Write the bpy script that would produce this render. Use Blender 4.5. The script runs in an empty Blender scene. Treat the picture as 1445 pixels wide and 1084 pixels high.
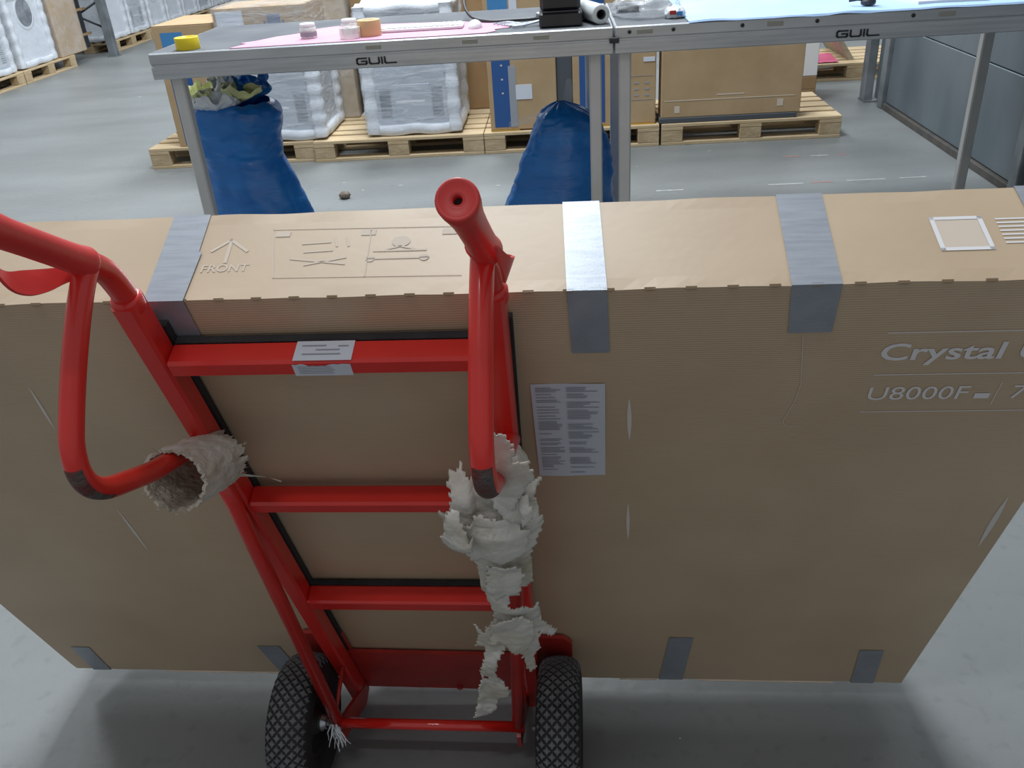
import bpy, math, random
from mathutils import Matrix, Vector, noise
random.seed(7)
S = bpy.context.scene
COL = S.collection

# ------------------------------------------------------------------ camera, world, lights, exposure
F_PX = 1223.36
CAM_Z = 1.5607
PITCH, ROLL = 0.5123, 0.0701
cam_d = bpy.data.cameras.new('camera'); cam = bpy.data.objects.new('camera', cam_d); COL.objects.link(cam)
cam_d.sensor_fit = 'HORIZONTAL'; cam_d.sensor_width = 36.0; cam_d.lens = F_PX / 1445.0 * 36.0
cam_d.clip_start = 0.02; cam_d.clip_end = 200
Rc = Matrix.Rotation(-PITCH, 4, 'X') @ Matrix.Rotation(ROLL, 4, 'Y')      # columns: right, forward, up
cam.matrix_world = Matrix.Translation((0, 0, CAM_Z)) @ Rc @ Matrix.Rotation(math.pi/2, 4, 'X')
S.camera = cam
S.view_settings.view_transform = 'Standard'; S.view_settings.look = 'None'
S.view_settings.gamma = 1.0; S.view_settings.use_curve_mapping = False
S.view_settings.exposure = 0.14
w = bpy.data.worlds.new('world'); S.world = w; w.use_nodes = True
w.node_tree.nodes['Background'].inputs[0].default_value = (0.93, 0.97, 1.0, 1)
w.node_tree.nodes['Background'].inputs[1].default_value = 0.32
LAMPS = [(-.3, 4.6, 280), (-.3, 8.2, 260), (-.3, 12.0, 200), (-5.0, 6.0, 100), (5.0, 6.5, 25), (-5.0, 11.0, 140), (5.0, 12.0, 60)]
for lx, ly, le in LAMPS:
    ld = bpy.data.lights.new('ceiling_strip_light', 'AREA'); lo = bpy.data.objects.new('ceiling_strip_light', ld); COL.objects.link(lo)
    ld.shape = 'RECTANGLE'; ld.size = 1.6; ld.size_y = 1.6; ld.energy = le; ld.color = (0.90, 0.96, 1.0)
    lo.location = (lx, ly, 5.6)
ld = bpy.data.lights.new('ceiling_tube_light', 'AREA'); lo = bpy.data.objects.new('ceiling_tube_light', ld); COL.objects.link(lo)
ld.shape = 'RECTANGLE'; ld.size = 1.1; ld.size_y = .15; ld.energy = 28; lo.location = (-.85, -1.0, 5.6)

# ------------------------------------------------------------------ frames
T = Matrix.Translation
PYAW = -0.0830287
FR = T((-1.28333, 6.16548, 0)) @ Matrix.Rotation(PYAW, 4, 'Z')                       # the pallet row, tables and wall
FB = T((-1.05274, 1.46334, 0.06425)) @ Matrix.Rotation(-0.111192, 4, 'Z') @ Matrix.Rotation(0.355131, 4, 'X')   # tilted carton and hand truck
BW, BD, BH = 1.84, 0.1614, 1.1649

# ------------------------------------------------------------------ materials
def mat(name, c, rough=.6, metal=0, c2=None, scale=6.0, bump=0, bscale=60., coat=0, spec=.5, alpha=1, stretch=(1,1,1), detail=4, trans=0, lo=.35, hi=.65):
    m = bpy.data.materials.new(name); m.use_nodes = True; nt = m.node_tree; N = nt.nodes; L = nt.links
    p = N['Principled BSDF']
    p.inputs['Base Color'].default_value = (*c, 1); p.inputs['Roughness'].default_value = rough
    p.inputs['Metallic'].default_value = metal; p.inputs['Coat Weight'].default_value = coat
    p.inputs['Coat Roughness'].default_value = .15
    p.inputs['Specular IOR Level'].default_value = spec; p.inputs['Alpha'].default_value = alpha
    p.inputs['Transmission Weight'].default_value = trans
    tc = N.new('ShaderNodeTexCoord'); mp = N.new('ShaderNodeMapping'); mp.inputs['Scale'].default_value = stretch
    L.new(tc.outputs['Object'], mp.inputs[0])
    if c2:
        t = N.new('ShaderNodeTexNoise'); t.inputs['Scale'].default_value = scale; t.inputs['Detail'].default_value = detail
        L.new(mp.outputs[0], t.inputs['Vector'])
        r = N.new('ShaderNodeValToRGB'); r.color_ramp.elements[0].color = (*c, 1); r.color_ramp.elements[1].color = (*c2, 1)
        r.color_ramp.elements[0].position = lo; r.color_ramp.elements[1].position = hi
        L.new(t.outputs[0], r.inputs[0]); L.new(r.outputs[0], p.inputs['Base Color'])
    if bump:
        t2 = N.new('ShaderNodeTexNoise'); t2.inputs['Scale'].default_value = bscale; t2.inputs['Detail'].default_value = 3
        L.new(mp.outputs[0], t2.inputs['Vector'])
        b = N.new('ShaderNodeBump'); b.inputs['Strength'].default_value = bump; b.inputs['Distance'].default_value = .01
        L.new(t2.outputs[0], b.inputs['Height']); L.new(b.outputs[0], p.inputs['Normal'])
    return m

def kraft(name, c, c2, flute='Z', ripple=.14):
    m = mat(name, c, .5, 0, c2, 5, 0, coat=0, spec=.6)
    nt = m.node_tree; N = nt.nodes; L = nt.links; p = N['Principled BSDF']
    tc = N['Texture Coordinate']
    wv = N.new('ShaderNodeTexWave'); wv.wave_type = 'BANDS'; wv.bands_direction = flute
    wv.inputs['Scale'].default_value = 80; wv.inputs['Distortion'].default_value = .6; wv.inputs['Detail'].default_value = 1
    L.new(tc.outputs['Object'], wv.inputs['Vector'])
    b = N.new('ShaderNodeBump'); b.inputs['Strength'].default_value = ripple; b.inputs['Distance'].default_value = .002
    L.new(wv.outputs['Fac'], b.inputs['Height']); L.new(b.outputs[0], p.inputs['Normal'])
    return m

def film(name, c=(.9,.94,1), opac=.18, rough=.14, bump=.4, bscale=9., stretch=(1,1,1)):
    m = bpy.data.materials.new(name); m.use_nodes = True; nt = m.node_tree; N = nt.nodes; L = nt.links
    out = N['Material Output']; p = N['Principled BSDF']; p.inputs['Base Color'].default_value = (*c, 1); p.inputs['Roughness'].default_value = rough
    p.inputs['Specular IOR Level'].default_value = .9
    tr = N.new('ShaderNodeBsdfTransparent'); mx = N.new('ShaderNodeMixShader')
    tc = N.new('ShaderNodeTexCoord'); mp = N.new('ShaderNodeMapping'); mp.inputs['Scale'].default_value = stretch
    L.new(tc.outputs['Object'], mp.inputs[0])
    t = N.new('ShaderNodeTexNoise'); t.inputs['Scale'].default_value = bscale; t.inputs['Detail'].default_value = 5
    t.inputs['Distortion'].default_value = 1.2
    L.new(mp.outputs[0], t.inputs['Vector'])
    b = N.new('ShaderNodeBump'); b.inputs['Strength'].default_value = bump; b.inputs['Distance'].default_value = .03
    L.new(t.outputs[0], b.inputs['Height']); L.new(b.outputs[0], p.inputs['Normal'])
    r = N.new('ShaderNodeMapRange'); r.inputs[1].default_value = .3; r.inputs[2].default_value = .75
    r.inputs[3].default_value = opac*.5; r.inputs[4].default_value = min(1, opac*1.8)
    L.new(t.outputs[0], r.inputs[0]); L.new(r.outputs[0], mx.inputs[0])
    L.new(tr.outputs[0], mx.inputs[1]); L.new(p.outputs[0], mx.inputs[2]); L.new(mx.outputs[0], out.inputs[0])
    return m

M = {}
M['kraft'] = kraft('kraft_board', (.50,.375,.25), (.55,.42,.285))
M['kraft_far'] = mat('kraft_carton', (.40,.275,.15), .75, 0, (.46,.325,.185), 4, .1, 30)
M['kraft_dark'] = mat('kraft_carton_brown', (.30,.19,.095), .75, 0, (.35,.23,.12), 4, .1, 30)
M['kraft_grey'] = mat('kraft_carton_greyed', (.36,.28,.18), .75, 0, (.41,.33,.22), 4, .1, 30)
M['red'] = mat('red_enamel', (.70,.026,.018), .33, 0, (.62,.020,.014), 9, .05, 25, coat=.3)
M['red_gloss'] = mat('glossy_red_enamel', (.60,.02,.014), .10, 0, coat=.6)
M['red_dull'] = mat('red_enamel_worn', (.46,.03,.022), .42, 0, (.36,.026,.02), 12, .1, 40, coat=.1)
M['red_grip'] = mat('red_rubber_grip', (.72,.05,.045), .42, 0, (.62,.04,.036), 14, .08, 30)
M['scuff'] = mat('scraped_metal', (.14,.035,.03), .6, .2, (.10,.09,.085), 55, .5, 120)
M['black_foam'] = mat('black_rubber_strip', (.018,.019,.022), .8, 0, (.03,.03,.034), 20, .3, 150)
M['tyre'] = mat('tyre_rubber', (.012,.012,.014), .7, 0, (.02,.02,.022), 20)
M['tread'] = mat('dusty_tread_rubber', (.10,.105,.115), .85, 0, (.14,.145,.155), 40, .3, 200)
M['hub'] = mat('black_wheel_rim', (.02,.02,.02), .5)
M['steel'] = mat('zinc_steel', (.55,.58,.62), .3, .9, (.42,.44,.47), 20)
M['tape'] = mat('grey_duct_tape', (.30,.33,.38), .38, .35, (.36,.39,.44), 20, .08, 260, stretch=(1,8,1))
M['paper'] = mat('white_paper', (.62,.66,.74), .7)
M['ink_grey'] = mat('grey_print', (.30,.32,.36), .8)
M['ink_black'] = mat('black_print', (.02,.02,.025), .6)
M['ink_white'] = mat('pale_print', (.74,.74,.76), .75)
M['ink_faint'] = mat('faint_pale_print', (.62,.53,.44), .75)
M['scratch'] = mat('white_scratch', (.85,.84,.84), .8, alpha=.7)
M['perf'] = mat('dark_perforation', (.30,.22,.14), .9)
M['torn'] = mat('torn_white_wrap', (.64,.62,.57), .8, 0, (.46,.40,.30), 14, .45, 60, lo=.42, hi=.74)
M['torn_tan'] = mat('torn_board_core', (.46,.41,.33), .9, 0, (.58,.54,.47), 25, .9, 90)
M['concrete'] = None
M['alu'] = mat('brushed_aluminium', (.46,.48,.51), .42, .55, (.55,.57,.60), 3, .12, 40, stretch=(1,10,10))
M['alu_leg'] = mat('aluminium_leg', (.52,.52,.52), .5, .2, (.57,.57,.57), 6)
M['board_top'] = mat('grey_stage_board', (.115,.125,.14), .85, 0, (.15,.16,.175), 4, .1, 60, spec=.2)
M['socket'] = mat('worn_socket_cover', (.33,.32,.29), .6, .3)
M['wood'] = mat('pallet_pine', (.50,.37,.21), .8, 0, (.60,.47,.30), 3, .4, 40, stretch=(1,9,9))
M['wood_dark'] = mat('pallet_block_wood', (.42,.31,.18), .85, 0, (.52,.41,.26), 10, .4, 40)
M['wood_grey'] = mat('aged_pallet_wood', (.36,.31,.23), .85, 0, (.46,.40,.31), 4, .4, 40, stretch=(1,9,9))
M['foam'] = mat('white_polystyrene', (.74,.78,.84), .7, 0, (.66,.70,.76), 8, .3, 90)
M['panel'] = mat('appliance_panel', (.42,.47,.54), .35, .1, (.47,.52,.58), 3)
M['panel_dark'] = mat('appliance_vent', (.16,.18,.21), .5)
M['panel_white'] = mat('white_appliance', (.70,.74,.80), .4, 0, (.64,.69,.76), 2)
M['glass_dark'] = mat('dark_door_glass', (.10,.12,.15), .2)
M['film'] = film('stretch_film')
M['film_dense'] = film('stretch_film_layers', opac=.26, bump=.35, bscale=5, stretch=(1,1,5))
M['blue_bag'] = mat('blue_plastic_sack', (.005,.13,.46), .3, 0, (.008,.18,.56), 3, .55, 9, spec=.6, stretch=(1,1,3.2))
M['bag_white'] = mat('crumpled_white_bag', (.68,.72,.76), .35, 0, (.66,.70,.74), 8, .6, 30)
M['bag_yellow'] = mat('yellow_green_bag', (.70,.73,.32), .4, 0, (.76,.79,.45), 8, .6, 30)
M['blue'] = mat('blue_print', (.02,.085,.27), .6)
M['blue_mid'] = mat('mid_blue_print', (.05,.22,.48), .6)
M['blue_logo'] = mat('dull_blue_print', (.10,.14,.26), .6)
M['pink'] = mat('pink_paper', (.64,.33,.46), .9, 0, (.68,.38,.50), 5, spec=.2)
M['pink_deep'] = mat('magenta_sheet', (.60,.13,.24), .6, 0, (.55,.10,.20), 5)
M['blue_paper'] = mat('light_blue_sheet', (.38,.55,.82), .7, 0, (.43,.60,.86), 3, spec=.3)
M['yellow'] = mat('yellow_tape', (.80,.62,.02), .4)
M['white'] = mat('white_plastic', (.76,.77,.80), .4)
M['tan'] = mat('tan_tape_roll', (.66,.44,.22), .5)
M['clear'] = film('clear_tape_roll', (.8,.82,.8), .6, .2, .2)
M['black'] = mat('black_plastic', (.018,.020,.026), .45, 0, (.028,.030,.036), 9)
M['roll'] = mat('rolled_clear_film', (.68,.72,.74), .25, 0, (.60,.64,.66), 30, .1, 60, stretch=(12,1,1))
M['wall'] = mat('grey_wall_panel', (.085,.11,.13), .5, .25, (.14,.17,.19), 1.6, .1, 12, stretch=(1,1,.5))
M['wall_dark'] = mat('dark_wall_rail', (.045,.045,.045), .7, 0, (.08,.07,.06), 9)
M['post'] = mat('galvanised_post', (.15,.175,.19), .5, .4, (.27,.30,.33), 5)
M['orange'] = mat('orange_strap', (.55,.33,.05), .5)
M['strap'] = mat('dark_grey_strip', (.07,.08,.095), .6)
M['rack'] = mat('dark_rack_steel', (.03,.035,.045), .5, .3)
M['red_tape'] = mat('red_floor_tape', (.34,.20,.19), .7)
M['white_tape'] = mat('white_floor_tape', (.36,.37,.37), .7)
M['dirt'] = mat('brown_crumb', (.16,.13,.10), .9, 0, (.24,.20,.16), 30, .5, 80)

def concrete():
    m = bpy.data.materials.new('smooth_concrete'); m.use_nodes = True; nt = m.node_tree; N = nt.nodes; L = nt.links
    p = N['Principled BSDF']; p.inputs['Roughness'].default_value = .42
    tc = N.new('ShaderNodeTexCoord')
    def nz(sc, d, st=(1,1,1)):
        mp = N.new('ShaderNodeMapping'); mp.inputs['Scale'].default_value = st; L.new(tc.outputs['Object'], mp.inputs[0])
        t = N.new('ShaderNodeTexNoise'); t.inputs['Scale'].default_value = sc; t.inputs['Detail'].default_value = d
        L.new(mp.outputs[0], t.inputs['Vector']); return t
    a = nz(1.3, 6, (.6,1.4,1)); r = N.new('ShaderNodeValToRGB')
    r.color_ramp.elements[0].color = (.165,.176,.178,1); r.color_ramp.elements[1].color = (.225,.240,.243,1)
    r.color_ramp.elements[0].position = .3; r.color_ramp.elements[1].position = .7
    L.new(a.outputs[0], r.inputs[0])
    b = nz(26, 4); r2 = N.new('ShaderNodeValToRGB'); r2.color_ramp.elements[0].position = .28; r2.color_ramp.elements[1].position = .42
    r2.color_ramp.elements[0].color = (.86,.86,.86,1); r2.color_ramp.elements[1].color = (1,1,1,1)
    L.new(b.outputs[0], r2.inputs[0])
    mx = N.new('ShaderNodeMix'); mx.data_type = 'RGBA'; mx.blend_type = 'MULTIPLY'; mx.inputs[0].default_value = 1
    L.new(r.outputs[0], mx.inputs[6]); L.new(r2.outputs[0], mx.inputs[7])
    c = nz(5, 2, (1,2.2,1)); r3 = N.new('ShaderNodeValToRGB'); r3.color_ramp.elements[0].position = .72; r3.color_ramp.elements[1].position = .80
    r3.color_ramp.elements[0].color = (0,0,0,1); r3.color_ramp.elements[1].color = (.5,.5,.5,1); L.new(c.outputs[0], r3.inputs[0])
    m2 = N.new('ShaderNodeMix'); m2.data_type = 'RGBA'; L.new(r3.outputs[0], m2.inputs[0]); L.new(mx.outputs[2], m2.inputs[6]); m2.inputs[7].default_value = (.09,.097,.10,1)
    L.new(m2.outputs[2], p.inputs['Base Color'])
    bp = N.new('ShaderNodeBump'); bp.inputs['Strength'].default_value = .12; bp.inputs['Distance'].default_value = .01
    L.new(b.outputs[0], bp.inputs['Height']); L.new(bp.outputs[0], p.inputs['Normal'])
    return m
M['concrete'] = concrete()

# ------------------------------------------------------------------ mesh helpers
class G:
    def __init__(s): s.v = []; s.f = []; s.sm = []; s.mi = []
    def add(s, vs, fs, smooth=False, mi=0, X=None):
        o = len(s.v)
        for q in vs:
            q = Vector(q)
            s.v.append(X @ q if X is not None else q)
        for q in fs: s.f.append([i + o for i in q]); s.sm.append(smooth); s.mi.append(mi)
        return s
    def box(s, x0, x1, y0, y1, z0, z1, b=0, mi=0, X=None):
        if b <= 0:
            vs = [(x,y,z) for x in (x0,x1) for y in (y0,y1) for z in (z0,z1)]
            fs = [(0,1,3,2),(4,6,7,5),(0,4,5,1),(2,3,7,6),(0,2,6,4),(1,5,7,3)]
            return s.add(vs, fs, False, mi, X)
        vs = []; idx = {}
        for i in (0,1):
            for j in (0,1):
                for k in (0,1):
                    c = ((x0,x1)[i], (y0,y1)[j], (z0,z1)[k]); d = (b if i == 0 else -b, b if j == 0 else -b, b if k == 0 else -b)
                    for ax in range(3):
                        q = [c[n] + (0 if n == ax else d[n]) for n in range(3)]
                        idx[(i,j,k,ax)] = len(vs); vs.append(q)
        fs = []
        for ax in range(3):
            u, w_ = [(1,2),(2,0),(0,1)][ax]
            for sd in (0,1):
                ring = []
                for (p, q) in ((0,0),(1,0),(1,1),(0,1)):
                    k = [0,0,0]; k[ax] = sd; k[u] = p; k[w_] = q; ring.append(idx[(*k, ax)])
                fs.append(ring if sd else ring[::-1])
        for ax in range(3):
            u, w_ = [(1,2),(2,0),(0,1)][ax]
            for p in (0,1):
                for q in (0,1):
                    a = [0,0,0]; a[u] = p; a[w_] = q; c2 = list(a); c2[ax] = 1
                    r = [idx[(*a,u)], idx[(*c2,u)], idx[(*c2,w_)], idx[(*a,w_)]]
                    fs.append(r if (p ^ q) == 0 else r[::-1])
        for i in (0,1):
            for j in (0,1):
                for k in (0,1):
                    r = [idx[(i,j,k,0)], idx[(i,j,k,1)], idx[(i,j,k,2)]]
                    fs.append(r if (i+j+k) % 2 else r[::-1])
        return s.add(vs, fs, False, mi, X)
    def tube(s, pts, r, n=14, cap=True, mi=0, a0=0, a1=2*math.pi, up=None, smooth=True):
        pts = [Vector(p) for p in pts]; rs = r if isinstance(r, (list, tuple)) else [r]*len(pts)
        full = abs(a1 - a0 - 2*math.pi) < 1e-6
        vs = []; N_ = None
        for i, p in enumerate(pts):
            t = (pts[min(i+1, len(pts)-1)] - pts[max(i-1, 0)]).normalized()
            if N_ is None:
                ref = Vector(up) if up is not None else (Vector((0,0,1)) if abs(t.z) < .9 else Vector((0,1,0)))
                N_ = (ref - t*ref.dot(t)).normalized()
            else: N_ = (N_ - t*N_.dot(t)).normalized()
            B_ = t.cross(N_)
            for k in range(n if full else n+1):
                a = a0 + (a1-a0)*k/n
                vs.append(p + (N_*math.cos(a) + B_*math.sin(a))*rs[i])
        m = n if full else n+1; fs = []
        for i in range(len(pts)-1):
            for k in range(n):
                k2 = (k+1) % m if full else k+1
                fs.append((i*m+k, i*m+k2, (i+1)*m+k2, (i+1)*m+k))
        s.add(vs, fs, smooth, mi)
        if cap and full:
            o = len(s.v) - len(vs)
            s.f.append([o+k for k in range(n)][::-1]); s.sm.append(False); s.mi.append(mi)
            s.f.append([o+(len(pts)-1)*m+k for k in range(n)]); s.sm.append(False); s.mi.append(mi)
        return s
    def lathe(s, prof, c, ax, n=40, mi=0, smooth=True, closed=False):
        ax = Vector(ax).normalized(); ref = Vector((0,0,1)) if abs(ax.z) < .9 else Vector((1,0,0))
        u_ = (ref - ax*ref.dot(ax)).normalized(); v_ = ax.cross(u_); c = Vector(c); vs = []
        for (h, r) in prof:
            for k in range(n):
                a = 2*math.pi*k/n; vs.append(c + ax*h + (u_*math.cos(a) + v_*math.sin(a))*r)
        fs = []; P = len(prof)
        for i in range(P if closed else P-1):
            j = (i+1) % P
            for k in range(n): fs.append((i*n+k, i*n+(k+1) % n, j*n+(k+1) % n, j*n+k))
        return s.add(vs, fs, smooth, mi)
    def grid(s, fn, nu, nv, smooth=True, mi=0):
        vs = [fn(i/nu, j/nv) for j in range(nv+1) for i in range(nu+1)]
        fs = [(j*(nu+1)+i, j*(nu+1)+i+1, (j+1)*(nu+1)+i+1, (j+1)*(nu+1)+i) for j in range(nv) for i in range(nu)]
        return s.add(vs, fs, smooth, mi)
    def quad(s, a, b, c, d, mi=0): return s.add([a,b,c,d], [(0,1,2,3)], False, mi)
    def prism(s, poly, ax, h0, h1, mi=0):
        # poly: list of 2D points in the two axes other than ax (cyclic order)
        def put(p, h):
            if ax == 0: return (h, p[0], p[1])
            if ax == 1: return (p[0], h, p[1])
            return (p[0], p[1], h)
        n = len(poly); vs = [put(p, h0) for p in poly] + [put(p, h1) for p in poly]
        fs = [list(range(n))[::-1], list(range(n, 2*n))] + [(i, (i+1) % n, (i+1) % n + n, i+n) for i in range(n)]
        return s.add(vs, fs, False, mi)

ROOTM = {}
def mesh_from(name, g, mats, X):
    me = bpy.data.meshes.new(name)
    me.from_pydata([X @ v for v in g.v], [], g.f)
    for m in (mats if isinstance(mats, (list, tuple)) else [mats]): me.materials.append(m)
    me.polygons.foreach_set('use_smooth', g.sm); me.polygons.foreach_set('material_index', g.mi)
    me.update(); return me
def tag(o, label=None, cat=None, group=None, kind=None):
    if label: o['label'] = label
    if cat: o['category'] = cat
    if group: o['group'] = group
    if kind: o['kind'] = kind
    return o
def thing(name, frame, loc, label, cat, group=None, kind=None):
    o = bpy.data.objects.new(name, None); COL.objects.link(o); o.empty_display_size = .1
    Mx = frame @ T(loc); o.matrix_world = Mx; ROOTM[o.name] = Mx
    return tag(o, label, cat, group, kind)
def part(name, g, mats, root, frame, label=None, kind=None, recalc=False):
    Mr = ROOTM[root.name]
    me = mesh_from(name, g, mats, Mr.inverted() @ frame)
    if recalc:
        import bmesh
        bm = bmesh.new(); bm.from_mesh(me); bmesh.ops.recalc_face_normals(bm, faces=bm.faces); bm.to_mesh(me); bm.free()
    o = bpy.data.objects.new(name, me); COL.objects.link(o); o.parent = root
    ROOTM[o.name] = Mr
    if label: o['label'] = label
    if kind: o['kind'] = kind
    return o
def single(name, g, mats, frame, label, cat, group=None, kind=None):
    xs = [v.x for v in g.v]; ys = [v.y for v in g.v]; zs = [v.z for v in g.v]
    loc = ((min(xs)+max(xs))/2, (min(ys)+max(ys))/2, min(zs))
    me = mesh_from(name, g, mats, T(loc).inverted())
    o = bpy.data.objects.new(name, me); COL.objects.link(o); o.matrix_world = frame @ T(loc); ROOTM[o.name] = o.matrix_world.copy()
    # parts under a single are stored in its local space
    return tag(o, label, cat, group, kind)
def children_of(o): return [c for c in COL.objects if c.parent == o]
def copy_tree(o, mx):
    r = o.copy(); COL.objects.link(r); r.matrix_world = mx; ROOTM[r.name] = mx
    kids = [c for c in list(COL.objects) if c.parent == o]
    for k in kids:
        c = k.copy(); COL.objects.link(c); c.parent = r
        for kk in [q for q in list(COL.objects) if q.parent == k]:
            d = kk.copy(); COL.objects.link(d); d.parent = c
    return r
def fixed(o, me_X):                     # modifiers helper: none needed, kept for bevels
    m = o.modifiers.new('bevel', 'BEVEL'); m.width = me_X; m.segments = 2; m.limit_method = 'ANGLE'; return o
def catmull(pts, n=6):
    P = [Vector(p) for p in pts]; P = [P[0]*2-P[1]] + P + [P[-1]*2-P[-2]]; out = []
    for i in range(1, len(P)-2):
        for k in range(n):
            t = k/n; a, b, c, d = P[i-1], P[i], P[i+1], P[i+2]
            out.append(.5*((2*b) + (c-a)*t + (2*a-5*b+4*c-d)*t*t + (3*b-a-3*c+d)*t**3))
    out.append(P[-2]); return out
def text_mesh(txt, size, sx=1.0, bold=0.0, shear=0.0):
    cu = bpy.data.curves.new('lettering', 'FONT'); cu.body = txt; cu.size = size; cu.offset = bold; cu.shear = shear; cu.resolution_u = 3
    ob = bpy.data.objects.new('lettering', cu); COL.objects.link(ob)
    dg = bpy.context.evaluated_depsgraph_get(); me = bpy.data.meshes.new_from_object(ob.evaluated_get(dg))
    vs = [(v.co.x*sx, v.co.y) for v in me.vertices]; fs = [list(p.vertices) for p in me.polygons]
    bpy.data.objects.remove(ob); bpy.data.curves.remove(cu); bpy.data.meshes.remove(me)
    return vs, fs
def strokes(g, lines, put, w_, mi=0):
    # flat strokes: polylines in 2D, put maps (x, y) to 3D
    for ln in lines:
        for (a, b) in zip(ln[:-1], ln[1:]):
            dx, dy = b[0]-a[0], b[1]-a[1]; L_ = math.hypot(dx, dy) or 1; nx, ny = -dy/L_*w_/2, dx/L_*w_/2; ex, ey = dx/L_*w_/2, dy/L_*w_/2
            g.quad(put(a[0]-ex+nx, a[1]-ey+ny), put(a[0]-ex-nx, a[1]-ey-ny), put(b[0]+ex-nx, b[1]+ey-ny), put(b[0]+ex+nx, b[1]+ey+ny), mi)
def nz(p, s=1.0, seed=0): return noise.noise(Vector(p)*s + Vector((seed*7.3, seed*3.1, seed*1.7)))

# ------------------------------------------------------------------ setting
g = G(); g.quad((-14,-4,0),(14,-4,0),(14,24,0),(-14,24,0))
o = bpy.data.objects.new('floor', mesh_from('floor', g, M['concrete'], Matrix())); COL.objects.link(o); o['kind'] = 'structure'
# grey steel partition wall on the right
WU = 4.15
wall = thing('wall_right', FR, (WU, -1.0, 0), None, None, None, 'structure')
for k in range(3):
    v1 = .74 - 2.18*k; v0 = v1 - 2.08
    for j, (z0, z1) in enumerate(((.05, .58), (.586, 1.35), (1.356, 2.2))):
        g = G().box(WU+.01, WU+.05, v0, v1, z0, z1, .004); part('panel', g, M['wall'], wall, FR)
    g = G().box(WU-.012, WU+.05, v0, v1, 0, .045, .003); part('bottom_rail', g, M['wall_dark'], wall, FR)
for v_ in (.80, -1.39, -3.57, -5.75):
    wv = .09
    g = G().box(WU-.02, WU+.10, v_-wv/2, v_+wv/2, 0, 2.3, .006); part('post', g, M['post'], wall, FR)
g = G().box(WU-.07, WU+.0, 1.02, 1.12, 0, 2.3, .006).box(WU-.07, WU+.06, .99, 1.15, 0, .012); part('end_post', g, M['post'], wall, FR)
g = G().box(WU+.01, WU+.04, .85, 1.01, .03, 2.2, .004); part('panel', g, M['wall'], wall, FR)
# back of the hall far away
g = G().box(-9, 9, 17.5, 17.7, 0, 4.5); 
o = bpy.data.objects.new('wall_back', mesh_from('wall_back', g, M['post'], FR)); COL.objects.link(o); o['kind'] = 'structure'

# ------------------------------------------------------------------ big carton on the truck
carton = thing('television_carton', FB, (BW/2, BD/2, 0), 'huge flat brown cardboard carton tilted on the red hand truck', 'box')
def bn(p):
    x, y, z = p
    e = lambda t, L: 1 if min(t, L-t) < .004 else .12
    return Vector((x + nz((x*3,y*9,z*7),1,1)*.0016*max(e(z,BH), .2), y + nz((x*9,y*3,z*9),1,2)*.0014*e(z,BH), z + nz((x*14,y*6,z*4),1,3)*.0022*e(y,BD)))
g = G()
NX, NY, NZ = 92, 8, 48
g.grid(lambda a,b: bn((a*BW, 0, b*BH)), NX, NZ)
g.grid(lambda a,b: bn((BW-a*BW, BD, b*BH)), NX, NZ)
g.grid(lambda a,b: bn((a*BW, b*BD, BH)), NX, NY)
g.grid(lambda a,b: bn((a*BW, BD-b*BD, 0)), NX, NY)
g.grid(lambda a,b: bn((0, BD-a*BD, b*BH)), NY, NZ)
g.grid(lambda a,b: bn((BW, a*BD, b*BH)), NY, NZ)
g.sm = [False]*len(g.sm)
part('body', g, M['kraft'], carton, FB)
# perforated fold along the top front edge
g = G()
x = .05
while x < BW-.03:
    zz = BH; n = 8; L_ = .013; vs = [(x + L_*math.cos(math.pi*k/n)*.5, -.0016, zz - .0002 - .0016*math.sin(math.pi*k/n)) for k in range(n+1)] + [(x-L_/2, .0012, zz+.0016), (x+L_/2, .0012, zz+.0016)]
    g.add(vs, [list(range(n+1)) , [0, n, n+1, n+2]]); x += .047
part('perforation', g, M['perf'], carton, FB, None, 'stuff')
# bottom flap edges showing as slivers
for a, b in ((.22,.62),(1.25,1.33),(1.42,1.70)): part('bottom_flap', G().box(a, b, -.002, .01, -.004, -.0012), M['ink_faint'], carton, FB)
def tape_strip(xt0, xt1, xf0, xf1, zend, topdir=0.0, y_end=None):
    g = G(); e = .0014; yb = BD + e
    prof = [( 1.0, yb, BH-.10), (1.0, yb, BH+e)] if y_end is None else [(y_end/BD, y_end, BH+e+.0006)]
    prof += [(.5, BD*.5, BH+e), (0.0, -e, BH+e)] if y_end is None else [(.3*y_end/BD, .3*y_end, BH+e+.0006), (0.0, -e-.0006, BH+e+.0006)]
    k = 4
    for i in range(1, k+1): prof.append((-i/k, -e - (.0006 if y_end else 0), BH + (zend-BH)*i/k))
    def pt(t, side):
        w0 = (xt0, xt1)[side]; w1 = (xf0, xf1)[side]
        return w0 + topdir*max(0,t)
    rows = []
    for (t, y, z) in prof:
        if t >= 0: a = xt0 + topdir*t; b = xt1 + topdir*t
        else: a = xt0 + (xf0-xt0)*(-t); b = xt1 + (xf1-xt1)*(-t)
        rows.append(((a,y,z),(b,y,z)))
    vs = [p for r in rows for p in r]; fs = [(2*i, 2*i+1, 2*i+3, 2*i+2) for i in range(len(rows)-1)]
    return g.add(vs, fs)
part('packing_tape', tape_strip(.660,.711,.660,.711,1.085,-.011), M['tape'], carton, FB)
part('packing_tape', tape_strip(.660,.711,.661,.712,1.094,-.003,.088), M['tape'], carton, FB)
part('packing_tape', tape_strip(1.176,1.223,1.179,1.226,1.058,-.007), M['tape'], carton, FB)
part('packing_tape', tape_strip(1.431,1.487,1.439,1.490,1.087,.005), M['tape'], carton, FB)
part('packing_tape', tape_strip(1.722,1.776,1.722,1.776,1.07,-.002), M['tape'], carton, FB)
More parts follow.
